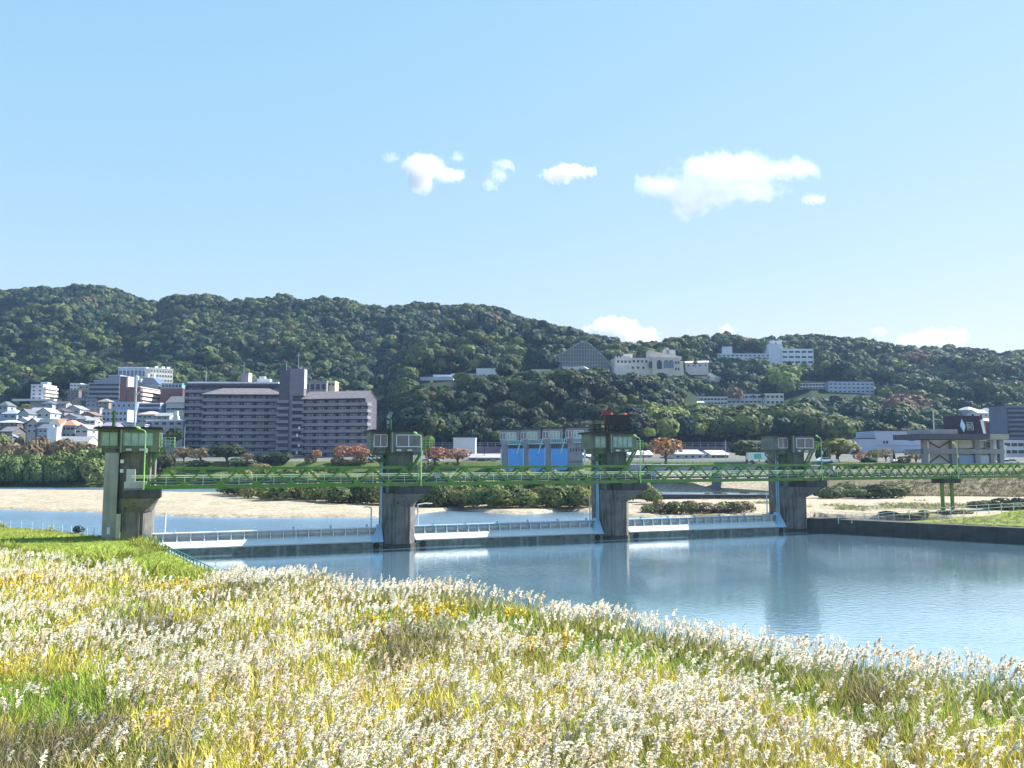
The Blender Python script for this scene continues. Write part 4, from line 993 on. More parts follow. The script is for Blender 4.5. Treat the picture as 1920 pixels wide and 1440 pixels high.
def block(px0, px1, pyt, pyb, d, wc, label, fl, nx, dp=10, rz=0, ww=1.3, wh=.42, balc=False, cat='building', name='building', parapet=.5, rc=None, side=0, g=None, sink=6, skip=()):
    p = at_y((px0+px1)/2, pyb, d); top = at_y((px0+px1)/2, pyt, d).z
    w_ = (px1-px0)/F*d/max(.5, math.cos(R(rz))); H = top-p.z; fh = H/fl
    r = empty(name, p, R(rz), label, cat)
    wm = wallm(wc); m = MB(); m.box(-w_/2, w_/2, 0, dp, -sink, H); m.build('wall', wm, r)
    m = MB(); m.box(-w_/2-.15, w_/2+.15, -.15, dp+.15, H, H+parapet); m.build('roof', roofm(rc) if rc else wm, r)
    n = 0
    for f in range(fl):
        if balc:
            m = MB(); m.box(-w_/2, w_/2, -1.2, -.003, f*fh, f*fh+.2); m.box(-w_/2, w_/2, -1.2, -1.08, f*fh+.2, f*fh+fh*.38); m.build('balcony', wm, r)
            m = MB(); m.box(-w_/2+.2, w_/2-.2, -.06, -.003, f*fh+.3, f*fh+fh*.86); m.build('glazing', GLD, r)
        for i in range(nx):
            if (f, i) in skip: continue
            x = -w_/2+w_*(i+.5)/nx
            if not balc: win(r, x, -.06, f*fh+fh*.32, ww, fh*wh, 0, g)
        for i in range(side): win(r, w_/2+.06, dp*(i+.5)/side, f*fh+fh*.32, ww, fh*wh, R(90), g)
    return r, w_, H, dp
# --- left town, larger buildings
r, w_, H, dp = block(57,80,722,750,470,(.50,.52,.58),'white four-storey block with sunlit balconies on its right side, upper left of the town',4,2,14,side=0)
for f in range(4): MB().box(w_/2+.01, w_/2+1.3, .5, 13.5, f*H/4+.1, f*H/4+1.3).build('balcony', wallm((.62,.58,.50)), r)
MB().box(w_/2-4, w_/2, 4, 8, H+.5, H+2.2).build('roof_hut', wallm((.4,.42,.46)), r)
MB().box(-w_/2-7, w_/2+10, -6, 2, -.9, .25).build('terrace', wallm((.60,.62,.66)), r)
block(126,147,733,752,470,(.17,.15,.15),'dark brown terrace building right of the white four-storey block',2,3,12)
block(131,150,720,733,480,(.56,.58,.62),'white upper storey house behind the dark brown terrace building',2,3,12)
block(146,167,722,750,475,(.36,.28,.24),'brownish flats with pale upper floor left of the grey terraced flats',3,2,10,rc=(.6,.6,.6))
# stepped grey terraced flats
p = at_y(195, 762, 462); top = at_y(195, 704, 462).z; H = top-p.z
r = empty('terraced_flats', p, 0, 'blue-grey flats with a stepped roofline left of the brown brick building', 'apartment building')
wm = wallm((.24, .27, .36)); m = MB(); x0 = -9.0
for i, (a, h) in enumerate(((-9.3, .74), (-6.5, .82), (-3.2, .90), (1.5, 1.0))):
    m.box(a, (-6.5, -3.2, 1.5, 8.5)[i], 0, 14, -5, H*h)
m.build('wall', wm, r)
for f in range(5):
    z = H*.74*f/5
    m = MB(); m.box(-9.3, 8.5, -1.0, -.004, z, z+.2); m.box(-9.3, 8.5, -1.0, -.9, z+.2, z+1.1); m.build('balcony', wm, r)
    MB().box(-9.0, 8.2, -.05, -.004, z+1.2, z+H*.74/5-.2).build('glazing', GLD, r)
for a, b_, h in ((-9.5,-6.4,.74),(-6.6,-3.1,.82),(-3.3,1.6,.90),(1.4,8.7,1.0)):
    MB().box(a, b_, -.3, 14.2, H*h+.002, H*h+.35).build('roof', wallm((.44,.50,.58)), r)
# brown brick building with white balconies
p = at_y(243, 758, 440)
r = empty('brick_flats', p, 0, 'brown brick flats with a tall stair tower and sunlit white balcony bands on the right', 'apartment building')
H = at_y(243, 726, 440).z-p.z; TH = at_y(228, 706, 440).z-p.z
bw = wallm((.16, .085, .075)); MB().box(-5.5, 5.5, 0, 30, -6, H).build('wall', bw, r)
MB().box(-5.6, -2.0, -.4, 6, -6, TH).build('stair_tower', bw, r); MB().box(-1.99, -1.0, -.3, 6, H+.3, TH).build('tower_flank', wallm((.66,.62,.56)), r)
MB().box(-2.0, 5.9, -.5, 31, H, H+.35).build('roof', wallm((.66,.64,.60)), r)
for f in range(4):
    m = MB(); z = H*f/4+.4; m.box(5.51, 6.9, .5, 30, z-.2, z+1.15); m.build('balcony', wallm((.70,.66,.58)), r)
    MB().box(5.51, 5.6, .8, 29.5, z+1.2, z+H/4-.35).build('glazing', wallm((.14,.07,.06)), r)
# glassy blue curved roof building behind it
p = at_y(281, 731, 470); H = at_y(281, 708, 470).z-p.z
r = empty('glass_roof_building', p, 0, 'dark blue building with curved glass roof behind the brick flats', 'building')
MB().box(-7, 5, 0, 14, -8, H*.45).build('wall', wallm((.20,.22,.28)), r)
m = MB(); pr = [(-7,H*.45),(-6.6,H*.8),(-5,H),(1.5,H),(4.2,H*.62),(5.5,H*.45)]
n0 = len(m.v)
m.v += [(x, 0, z) for x, z in pr]+[(x, 13, z) for x, z in pr]; k_n = len(pr)
m.f.append(tuple(range(k_n))); m.m.append(0); m.f.append(tuple(reversed(range(k_n, 2*k_n)))); m.m.append(0)
for i in range(k_n): j = (i+1) % k_n; m.f.append((j, i, k_n+i, k_n+j)); m.m.append(0)
m.build('curved_roof', mat('blue_roof_glass', (.10,.15,.24), .2, .1, .3, spec=.7), r)
for x, z in ((-7.5, .8), (-5.5, .6), (2, 1.02), (-1.5, 1.0)): MB().box(x, x+1.1, -1.4, -.5, H*z, H*z+2.2).build('white_vent', WHITE, r)
# hospital-like complex
p = at_y(247, 730, 500); H = at_y(247, 690, 500).z-p.z
r = empty('upper_white_building', p, 0, 'pale blue glazed building with a rooftop sign behind the brick flats', 'building')
MB().box(-8.8, 8.6, 0, 10, -5, H).build('wall', wallm((.42,.50,.66)), r)
MB().box(-9.0, 8.9, -.4, 10.3, H, H+.6).build('roof', WHITE, r)
for i in range(7): win(r, -7.4+i*2.45, -.06, H-5.0, 1.9, 3.4, 0, GLZ)
m = MB(); m.box(-7.0, 1.2, .8, 1.1, H+1.0, H+2.9); m.build('rooftop_sign', mat('dark_sign', (.05,.03,.09), .6), r)
SIGN = mat('sign_letters', (.75,.28,.38), .5)
# the sign's six characters, too small to read, kept as stroke clusters
m = MB()
for i in range(6):
    x = -6.6+i*1.28
    if i == 3: m.box(x+.2, x+.8, .74, .79, H+1.9, H+2.05); continue
    for a, b_, c, e in (((0,.95,1.3,1.42),(0,.95,1.9,2.02),(.1,.22,1.3,2.5),(.7,.82,1.3,2.5),(.4,.52,1.2,2.6)), ((0,.9,2.4,2.52),(.4,.52,1.2,2.6),(0,.9,1.6,1.72),(.1,.2,1.3,1.9)), ((.05,.17,1.3,2.4),(.4,.52,1.3,2.6),(.75,.87,1.2,2.5)))[i % 3][:4]:
        pass
    for (a, b_, c, e) in (((0,.95,1.3,1.42),(0,.95,1.9,2.02),(.1,.22,1.3,2.5),(.7,.82,1.3,2.5),(.4,.52,1.2,2.6)), ((0,.9,2.4,2.52),(.4,.52,1.2,2.6),(0,.9,1.6,1.72),(.1,.2,1.3,1.9)), ((.05,.17,1.3,2.4),(.4,.52,1.3,2.6),(.75,.87,1.2,2.5)))[i % 3]:
        m.box(x+a, x+b_, .72, .79, H+c, H+e)
m.build('sign_lettering', SIGN, r)
r, w_, H, dp = block(285,319,692,734,492,(.74,.71,.64),'sunlit white five-storey block with rows of small windows above the town',5,8,14,rz=-32,ww=.8,wh=.4)
r.rotation_euler = (0, 0, R(38))
for x in (-3, 1, 4): MB().box(x, x+1.6, 3, 5, H+.5, H+1.9).build('roof_hut', WHITE, r)
block(300,342,729,752,455,(.14,.07,.08),'dark red-brown hall left of the big apartment block',2,0,12,rc=(.18,.2,.26))
block(303,341,720,729,470,(.18,.32,.38),'teal glass top storey behind the dark red-brown hall',1,6,8,ww=1.6,wh=.6)
house(310,350,742,776,430,(.46,.48,.52),(.16,.16,.19),'large grey hall with a dark sloping roof and a striped window band','gable_x',dp=14,nw=9,fl=1,rf=.4,cat='building',name='hall')
block(208,256,755,778,425,(.28,.34,.52),'blue flat-roofed building right of the white mast',2,5,12)
block(256,300,757,776,428,(.30,.36,.52),'blue building with white roof edge and long balconies',2,0,12,balc=True,rc=(.66,.66,.68))
block(191,238,770,792,400,(.42,.48,.62),'white-blue two-storey apartment house with paired windows, behind the left mast',2,6,10)
block(272,342,789,824,350,(.24,.28,.38),'long grey-blue flats with white roof edge and bay balconies above the left pier railing',3,5,2.5,rc=(.62,.64,.68),ww=2.2,wh=.5)
m = MB(); p = at_y(329, 792, 392)
r = empty('water_tank_tower', p, 0, 'white stacked rooftop tank left of the big apartment block', 'water tank')
for i, (a, h0, h1) in enumerate(((1.5, -2, 1.6), (1.1, 1.65, 3.2), (.8, 3.25, 5.6))): MB().box(-a, a, 0, 2*a, h0, h1).build('tier', WHITE, r)
# chapel-like white building with a tower
p = at_y(128, 833, 305)
r = empty('white_chapel', p, 0, 'low white hall with grey roof and a tall white tower at its left end', 'chapel')
MB().box(-7.9, 7.2, 0, 7, -3, 1.0).build('wall', wallm((.66,.68,.74)), r)
roof_gable(15.2, 7, 1.0, 1.9, .25, 'x', roofm((.24,.25,.28)), r)
m = MB(); m.prism([(7.2,.0),(7.22,.0),(7.22,7),(7.2,7)], -2, 1.0); 
m = MB(); m.face([(7.65,-.25,1.0),(7.65,7.25,1.0),(7.65,3.5,2.9)]); m.box(7.21,7.6,0,7,-2.5,1.0); m.build('gable_wall', WHITE, r)
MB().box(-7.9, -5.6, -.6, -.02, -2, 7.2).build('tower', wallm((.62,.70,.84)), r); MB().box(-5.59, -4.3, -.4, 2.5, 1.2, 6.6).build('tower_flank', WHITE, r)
MB().box(-7.8, 7.6, -.35, -.2, .85, 1.15).build('fascia', WHITE, r)
for i in range(6): win(r, -3.8+i*1.9, -.06, -.5, 1.2, 1.0)
# round dark greenhouse-like roof
p = at_y(77, 820, 322); r = empty('barrel_roof_shed', p, 0, 'dark barrel-roofed shed left of the white tower', 'shed')
m = MB(); m.extr([(0,-1),(0,4),(1,6),(3,7.4),(5,7.6),(7,6.8),(8,5),(8,-1)], -2.4, 2.6); m.build('shell', mat('dark_barrel', (.10,.12,.14), .6, .3), r)
for x in (-1.4, .2, 1.8): MB().beam((x, -.1, 0), (x, -.1, 4), .12).build('frame_post', wallm((.3,.33,.3)), r)
# viaduct / embankment wall
a_, b_ = at_y(-200, 849, 292), at_y(344, 850, 286); dd = b_-a_
r = empty('elevated_road_wall', a_, math.atan2(dd.y, dd.x), 'long grey elevated road wall behind the tall riverside shrubs', 'road wall')
m = MB(); m.box(0, dd.length, 0, 1.0, -2, 1.6); m.build('wall', wallm((.20,.22,.28)), r); m = MB(); m.box(0, dd.length, -.25, 1.2, 1.6, 2.1); m.build('coping', wallm((.30,.32,.38)), r)
a_, b_ = at_y(700, 846, 318), at_y(1460, 846, 318); dd = b_-a_
r = empty('embankment_wall', a_, math.atan2(dd.y, dd.x), 'dark embankment wall with a fence below the wooded mound', 'retaining wall')
MB().box(0, dd.length, 0, 1, -3, 1.9).build('wall', wallm((.13,.11,.17)), r)
m = MB()
for i in range(int(dd.length/3)): m.box(i*3, i*3+.15, .2, .35, 1.9, 3.4)
for z in (2.6, 3.3): m.box(0, dd.length, .36, .42, z, z+.12)
m.build('fence', mat('grey_fence', (.3,.33,.38), .6), r)
block(850,891,823,840,306,(.62,.64,.70),'plain white flat-roofed block above the orange cherry tree',2,0,10)
# ------------------------------------------------------------------ big apartment complex
AP = (.175, .165, .215); AP2 = (.135, .125, .17); APR = (.155, .14, .155)
apw = mat('apartment_tile', AP, .8, .15, .4); apd = mat('apartment_dark', (.09,.085,.125), .8, .15, .4); aprf = mat('apartment_roof', APR, .8, .25, .7)
apg = mat('apartment_parapet', (.22,.21,.265), .8, .12, .4); aprec = mat('apartment_recess', (.085,.085,.12), .8, .2, .4)
def wing(p, rz, w_, dp, fl, fh, label, name, rfh=3.0, hip=True, bays=12, cols=True, gable=False):
    r = empty(name, p, rz, label, 'apartment building', 'wings of the big apartment block')
    H = fl*fh
    MB().box(0, w_, 0, dp, -4, H).build('wall', apd if not gable else apw, r)
    wn = 0; xs = MB()
    for f in range(fl):
        z = f*fh
        m = MB(); m.box(-.3, w_+(.0), -1.5, -.01, z-.12, z+.12); m.box(-.3, w_, -1.5, -1.35, z+.12, z+1.15); m.build('balcony', apg, r)
        MB().box(.1, w_-.1, -.04, -.005, z+.2, z+fh-.35).build('recess', aprec, r)
        for i in range(bays):
            x = w_*(i+.5)/bays; kk = (i*7+f) % 3
            if wn < 96: win(r, x+(-.5 if i % 2 else .5), -.1, z+.35, 1.5 if kk else 1.0, 1.7, 0, GLZ); wn += 1
            else: xs.box(x-.7, x+.7, -.16, -.06, z+.35, z+2.05)
    if xs.v: tag(xs.build('windows', GLZ, r), kind='stuff')
    m = MB()
    for i in range(0, bays+1, 2): x = w_*i/bays; m.box(x-.12, x+.12, -1.3, -.05, 0, H-.2)
    m.build('party_wall', apd, r)
    if hip == True: 
        o = roof_hip(w_+1, dp+2.2, H, rfh, .5, aprf, r); o.location = (w_/2, -1.5, 0)
    elif hip == 'gable':
        o = roof_gable(w_, dp+2.2, H, rfh, .5, 'x', aprf, r); o.location = (w_/2, -1.4, 0)
    else:
        MB().box(-.3, w_+.3, -1.6, dp+.3, H, H+1.0).build('roof', apd, r); MB().box(.8, w_-.8, -1.2, dp, H+1.0, H+1.8).build('roof_edge', WHITE, r)
    return r, H
dL = 345; fh = 12.3/F*dL
p = at_y(380, 851, dL); wL = 139/F*dL
wing(p, R(3), wL, 12, 9, fh, 'front left wing of the big grey-purple apartment block with a tiled hip roof', 'apartment_wing', 3.3, True, 12)
# left-back slab
p = at_y(345, 851, 372); r, H = wing(p, R(2), 176/F*372, 12, 10, fh*1.12, 'rear left slab of the big apartment block with a white roof line', 'apartment_slab', hip=False, bays=11)
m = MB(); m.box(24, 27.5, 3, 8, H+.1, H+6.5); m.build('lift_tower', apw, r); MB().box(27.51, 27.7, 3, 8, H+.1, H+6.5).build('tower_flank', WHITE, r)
for x, h in ((7.5, 5.5), (25, 10)): MB().tube([(x, 4, H+1.8), (x, 4, H+1.8+h)], .09, 5).build('antenna', STEEL, r)
m = MB(); m.box(31, 37, 5, 9, H+1.85, H+3.8); m.box(32, 34.5, 5, 8, H+3.8, H+5); m.build('roof_tank', wallm((.42,.44,.5)), r)
# stair tower
p = at_y(519, 862, 337); HT = at_y(545, 691, 337).z-p.z
r = empty('apartment_stair_tower', p, 0, 'tall windowless stair tower in the middle of the big apartment block', 'apartment building', 'wings of the big apartment block')
MB().box(0, 5.2, .8, 9, -2, HT*.985).build('left_shaft', apd, r); MB().box(4.6, 10.6, 0, 4.2, HT*.70, HT).build('shaft_head', apw, r)
MB().box(4.6, 6.0, .2, 9.4, -2, HT*.70).build('corner_pier', apw, r)
for f in range(9):
    z = f*fh+1.2; MB().box(-.4, 4.5, -.7, .79, z, z+1.2).build('landing', apg, r); MB().box(6.05, 11.0, -.9, 1, z-.5, z+.7).build('balcony', apg, r)
    MB().box(6.05, 10.5, 1.02, 1.2, z+.8, z+2.1).build('recess', aprec, r)
MB().box(6.05, 10.8, 1.3, 9, -2, HT*.70).build('link_wall', apd, r)
MB().box(10.61, 10.8, .3, 4.0, HT*.78, HT*.99).build('sunlit_flank', WHITE, r)  # white slab paints the sunlight on the tower's right side
for x, z, k in ((9.0, .30, 1), (8.2, .22, 1), (9.0, .11, 1), (8.2, .03, 1)): MB().box(x, x+.7, -1.3, -1.0, HT*z+1.2, HT*z+2.3).build('hung_laundry', WHITE, r)
for x, h in ((2.0, 3.4), (7, 7.4), (7.9, .8)): MB().tube([(x, 4, HT*.98), (x, 4, HT+h)], .09 if h > 1 else .5, 5).build('antenna', STEEL, r)
# right wing, its right end nearer
pR = at_y(568, 861, 338); rzR = R(-13); wR = 27.5
r, H = wing(pR, rzR, wR, 11, 9, fh*.985, 'front right wing of the big apartment block with a pale gable wall', 'apartment_wing', 3.6, 'gable', 11)
m = MB(); m.face([(wR+.25, -1.2, H), (wR+.25, 12.2, H), (wR+.25, 5.5, H+3.5)]); m.box(wR+.02, wR+.3, -.3, 11.6, -4, H); m.build('gable_wall', mat('gable_tile', (.10,.095,.125), .8, .1, .4), r)
for f in range(9):
    z = f*fh*.985; m = MB(); m.box(wR+.1, wR+1.7, -1.5, 2.8, z-.12, z+.12); m.box(wR+1.58, wR+1.7, -1.5, 2.6, z+.12, z+1.15); m.box(wR, wR+1.57, -1.5, -1.35, z+.12, z+1.15); m.build('corner_balcony', apg, r)
    win(r, wR+.34, 6.2, z+.5, .9, 1.3, R(90), GLZ)
    MB().box(wR+.31, wR+.36, 4.2, 11.5, z-.1, z+.06).build('wall_band', apw, r)
block(570,612,716,738,372,(.26,.25,.26),'low penthouse building behind the apartment right wing roof',1,4,10,ww=2.0,wh=.5)
block(608,628,716,726,376,(.62,.55,.40),'cream box-like rooftop rooms behind the apartment right wing',1,3,8)
# ------------------------------------------------------------------ blue sluice
SG = mat('sluice_concrete', (.25,.26,.31), .8, .2, .6, streak=.3)
S0 = at_y(936, 874, 243); sw = F/243
def sx(px): return (px-960)/F*243
GZ0 = 7.0; ztop = at_y(1000, 806, 243).z
tw = [((940,953),(936,980),'first blue-gate tower from the left'), ((981,991),(975,1020),'second blue-gate tower from the left'), ((1021,1033),(1016,1062),'third blue-gate tower from the left'), ((1064,1092),(1059,1108),'wide rightmost blue-gate tower with dark lettering marks')]
for i, ((a, b_), (ca, cb), lb) in enumerate(tw):
    x0, x1, c0_, c1_ = sx(a), sx(b_), sx(ca), sx(cb); cx = (x0+x1)/2; dz = i*.22
    r = empty('sluice_tower', (cx, 243, 1.5), 0, 'grey concrete '+lb, 'sluice tower', 'towers of the blue sluice gates')
    zt = ztop-1.5+dz; zc = zt-4.2
    MB().box(x0-cx, x1-cx, 0, 6, 0, zc).build('shaft', SG, r)
    MB().box(c0_-cx+.2, c1_-cx-1.0, .2, 5, zc, zt).build('cabin', SG, r)
    MB().box(c0_-cx-.2, c1_-cx-.2, -.6, 5.5, zt, zt+.35).build('roof', ROOF_D, r)
    wl = c0_-cx; ww_ = c1_-c0_
    put_window(r, wl+1.1, .19, zc+1.2, 1.7, 2.1, nx=2, fr=.14); put_window(r, wl+ww_*.52, .19, zc+1.2, ww_*.38, 2.2, nx=3, fr=.14, glass=GLASS_G)
    m = MB(); m.box(wl+2.4, c1_-cx, -1.1, .15, zc-.35, zc-.1)
    for k in range(9): x = wl+2.4+(c1_-cx-wl-2.4)*k/8; m.box(x-.05, x+.05, -1.1, -1.0, zc-.1, zc+.95)
    m.box(wl+2.4, c1_-cx, -1.12, -1.02, zc+.9, zc+1.02); m.build('balcony', mat('pale_aqua_paint', (.36,.60,.66), .5), r)
    m = MB(); m.beam((c1_-cx-.5, -.6, zc+1.3), (c1_-cx-1.8, -.6, zc-3.2), .35, .2); m.build('stair', mat('pale_aqua_paint', (.36,.60,.66), .5), r)
    MB().tube([(x1-cx+.5 if i == 3 else x0-cx-.0, -.2, 0), (x1-cx+.5 if i == 3 else x0-cx, -.2, zc-1.5)], .22, 6).build('guide_rail', BLUEPALE, r)
    if i == 3:
        m = MB()
        for k in range(5):
            x = -1.6+k*.85
            for q in ((0,.6,.15,.25),(0,.6,.65,.75),(.25,.36,-.1,.9),(.05,.15,.1,.7)): m.box(x+q[0], x+q[1], -.05, -.005, zc-2.9+q[2], zc-2.9+q[3])
        m.build('lettering', BLACK, r)
        MB().box(x0-cx, x1-cx, -.04, -.006, zc-6.2, zc-6.0).build('seam', BLACK, r)
for i, (a, b_) in enumerate(((953,980),(991,1021),(1033,1064))):
    x0, x1 = sx(a), sx(b_); r = empty('sluice_gate', ((x0+x1)/2, 242.6, 1.5), 0, 'bright blue steel sluice gate, '+('leftmost', 'middle', 'rightmost')[i]+' of the three', 'sluice gate', 'blue sluice gates')
    hw = (x1-x0)/2-.05; zt = at_y(1000, 841, 243).z-1.5
    MB().box(-hw, hw, 0, .5, .2, zt).build('gate_leaf', BLUE, r)
    m = MB()
    for k in range(1, 4): m.box(-hw+.1, hw-.1, .5, .8, zt*k/4, zt*k/4+.15)
    m.build('stiffener', BLUE, r)
    MB().box(-hw, hw, 2.5, 3, zt, zt+1.8).build('hoist_beam', SG, r)
# ------------------------------------------------------------------ pavilion with the dark penthouse
PV = mat('pavilion_concrete', (.30,.30,.35), .85, .2, .5, streak=.2); D = 205; q = F/D
p = at_y(1720, 872, D); r = empty('pavilion_building', p, R(3), 'two-storey grey concrete pavilion with a dark lettered penthouse and X-braced openings', 'building')
def X(px): return (px-1720)/q*1.003
def Zp(py): return at_y(1800, py, D).z-p.z
MB().box(X(1754), X(1880), 1.6, 2.2, -2, Zp(826)).build('rear_wall', wallm((.80,.80,.78)), r)
for a, b_ in ((1733,1741),(1832,1842),(1788,1792),(1862,1868),(1880,1888)): MB().box(X(a), X(b_), 0, 1.2, -2, Zp(825)).build('column', PV, r)
MB().box(X(1733), X(1888), -.3, 9, Zp(851), Zp(842)).build('floor_slab', PV, r)
MB().box(X(1715), X(1848), -3.0, 10, Zp(824), Zp(814)).build('roof_slab', mat('dark_fascia', (.09,.085,.11), .8, .2), r)
MB().box(X(1848)+.01, X(1889), -2.0, 10, Zp(824), Zp(814)).build('roof_slab', mat('pale_fascia', (.40,.37,.33), .8, .2), r)
MB().box(X(1740), X(1796), -1.0, 9, Zp(814), Zp(805)).build('roof_parapet', PV, r)
for a, b_, z0, z1, c in ((1803,1831,840,826,(.52,.52,.50)),(1803,1831,870,853,(.30,.42,.62)),(1842,1861,840,826,(.46,.48,.50)),(1842,1861,870,853,(.60,.66,.78)),(1793,1802,840,826,(.76,.72,.58))):
    MB().box(X(a), X(b_), .5, .8, Zp(z0), Zp(z1)).build('wall_panel', wallm(c), r)
for (x0, x1, z0, z1) in ((1745,1786,840,827),(1745,1786,869,853)):
    a, b_, c, e = X(x0), X(x1), Zp(z0), Zp(z1); mm = (a+b_)/2
    MB().box(a-.4, a, .3, .6, c, e).build('opening_jamb', WHITE, r)
    for xa, xb in (((a, mm), (b_, mm)) if z0 == 840 else ((mm, a), (mm, b_))): MB().beam((xa, .5, e-.1), (xb, .5, c+.1), .28, .28).build('cross_brace', apd, r)
win(r, X(1858), -.02, Zp(840), 1.3, 1.6, 0)
m = MB(); a, b_, z0, z1 = X(1797), X(1848), Zp(814)+.002, Zp(779); i_ = X(1800)-X(1797)
m.hexa([(a,-.5,z0),(b_,-.5,z0),(b_,6,z0),(a,6,z0),(a+i_,.5,z1),(b_-i_,.5,z1),(b_-i_,5.5,z1),(a+i_,5.5,z1)]); m.build('penthouse', mat('penthouse_cladding', (.04,.028,.045), .8, .3, 3), r)
b2 = X(1856); m = MB(); m.hexa([(b_,0.2,z0),(b2,.2,z0),(b2,6,z0),(b_,6,z0),(b_-i_+.01,.9,z1),(b2-i_,.9,z1),(b2-i_,5.5,z1),(b_-i_+.01,5.5,z1)]); m.build('penthouse_wing', mat('red_brown_cladding', (.12,.045,.06), .8, .2), r)
m = MB(); m.hexa([(b_+.15,.05,z0+.2),(b_+.95,.05,z0+.2),(b_+.95,.35,z0+.2),(b_+.15,.35,z0+.2),(b_-.05,.5,z1-1),(b_+.75,.5,z1-1),(b_+.75,.8,z1-1),(b_-.05,.8,z1-1)]); m.build('penthouse_window', WHITE, r)
def sl_y(z): return -.5+(z-z0)/(z1-z0)*1.0-.07      # lies on the sloping front
m = MB(); cx, zc = X(1810), Zp(798); hh = (Zp(785)-Zp(811))/2; hw = .68
pts = [(cx, zc-hh), (cx+hw, zc), (cx, zc+hh), (cx-hw, zc)]
m.hexa([(x, sl_y(z), z) for x, z in pts]+[(x, sl_y(z)-.12, z) for x, z in pts]); m.build('diamond_emblem', mat('emblem_blue', (.42,.62,.86), .4, .1), r)
LT = mat('lettering_silver', (.50,.54,.56), .5)
a, b_, z0_, z1_ = X(1818.5), X(1829.5), Zp(806), Zp(792); m = MB(); t_ = .12
def bar(x0, zz0, x1, zz1, w=t_): m.beam((x0, sl_y(zz0)-.05, zz0), (x1, sl_y(zz1)-.05, zz1), w, .1)
for s in ((a,z0_,b_,z0_),(a,z1_,b_,z1_),(a,z0_,a,z1_),(b_,z0_,b_,z1_)): bar(*s)
m.build('letter_frame', LT, r)
W_, H_ = b_-a, z1_-z0_
def P_(u, v): return (a+W_*u, z0_+H_*v)
def stroke(*uv):
    for (u0, v0), (u1, v1) in zip(uv[:-1], uv[1:]): bar(*P_(u0, v0), *P_(u1, v1), w=.13)
m = MB(); stroke((.18,.2),(.18,.8),(.32,.8),(.45,.62),(.45,.38),(.32,.2),(.18,.2)); m.build('letter_d', LT, r)
m = MB(); stroke((.55,.8),(.84,.8),(.55,.2),(.84,.2)); m.build('letter_z', LT, r)
MB().tube([(X(1811), 2, z1), (X(1811), 2, Zp(733))], .13, 6).build('antenna_mast', GREEN_D, r)
for px in (1804, 1836): MB().tube([(X(px), 1, z1), (X(px), 1, z1+.4), (X(px), 1, z1+.55)], [.25,.25,.1], 7).build('roof_lamp', BLACK, r)
MB().tube([(X(1768), 3, Zp(805)), (X(1768), 3, Zp(769))], .16, 6).build('post_mast', STEEL, r)
# white warehouse
p = at_y(1612, 868, 302); q = F/302
r = empty('white_warehouse', p, R(2), 'long white stepped warehouse with a blue emblem, left of the pavilion', 'warehouse')
def X3(px): return (px-1612)/q
def Z3(py): return at_y(1680, py, 302).z-p.z
wh_ = mat('warehouse_wall', (.40,.46,.62), .7, .06, .2)
MB().box(0, X3(1644), 0, 14, -3, Z3(823)).build('low_wall', wh_, r); MB().box(X3(1644), X3(1742), .2, 16, -3, Z3(808)).build('high_wall', wh_, r)
MB().box(-.1, X3(1644), -.2, 14, Z3(823), Z3(823)+.3).build('roof_edge', ROOF_D, r); MB().box(X3(1644), X3(1742), -.1, 16.1, Z3(808), Z3(808)+.3).build('roof_edge', ROOF_D, r)
MB().box(.1, X3(1741), .1, .17, Z3(836), Z3(835)).build('seam', wallm((.26,.30,.44)), r)
for px in (1660, 1666): win(r, X3(px), .14, Z3(832), 1.0, 1.2)
for px in (1695, 1703): MB().box(X3(px), X3(px)+.5, .1, .19, Z3(858), Z3(846)).build('dark_slot', GLD, r)
m = MB(); cx, zc = X3(1713), Z3(821)
n = 18; ring = [(cx+2.3*math.cos(t), zc+1.25*math.sin(t)) for t in [2*math.pi*i/n for i in range(n)]]
m.v += [(x, .13, z) for x, z in ring]+[(x, .19, z) for x, z in ring]; m.f.append(tuple(range(n))); m.m.append(0)
for i in range(n): j = (i+1) % n; m.f.append((i, j, n+j, n+i)); m.m.append(0)
m.beam((cx+1.2, .11, zc+.8), (cx+3.6, .11, zc+1.9), .08, .5); m.build('emblem', mat('emblem_dark_blue', (.07,.14,.36), .5), r)
# right edge apartments
r, w_, H, dp = block(1890,1960,763,832,330,(.17,.18,.26),'tall blue-grey apartment tower at the right edge of the view',8,0,12,balc=True,cat='apartment building',name='apartment_building')
r, w_, H, dp = block(1884,1960,828,868,262,(.46,.50,.60),'white flats with dark balconies at the right edge beside the pavilion',3,6,11,cat='apartment building',name='apartment_building',ww=2.0,wh=.5)
r, w_, H, dp = block(1872,1888,838,866,255,(.68,.70,.72),'small bright white building between the pavilion and the white flats',1,0,6)
# ------------------------------------------------------------------ hillside campus
# glasshouse
p = at_y(1096, 694, 560); q = F/560
r = empty('hillside_glasshouse', p, R(4), 'large peaked glass and steel greenhouse on the hillside', 'greenhouse')
prof = [((px-1096)/q, at_y(1096, py, 560).z-p.z) for px, py in ((1044,667),(1060,659),(1078,648),(1088,642),(1096,641),(1106,645),(1122,658),(1136,672),(1147,686))]
FRM = mat('glasshouse_frame', (.34,.42,.48), .4, .1); GL2 = mat('glasshouse_glass', (.035,.06,.06), .25, .3, .2, spec=.8)
m = MB(); poly = [(prof[0][0], -3)]+prof+[(prof[-1][0], -3)]; n = len(poly)
m.v += [(x, 0, z) for x, z in poly]+[(x, 22, z) for x, z in poly]; m.f.append(tuple(range(n))); m.m.append(0); m.f.append(tuple(reversed(range(n, 2*n)))); m.m.append(0)
for i in range(n): j = (i+1) % n; m.f.append((j, i, n+i, n+j)); m.m.append(0)
m.build('glass_shell', GL2, r)
def prz(x): return float(np.interp(x, [a for a, _ in prof], [z for _, z in prof]))
m = MB()
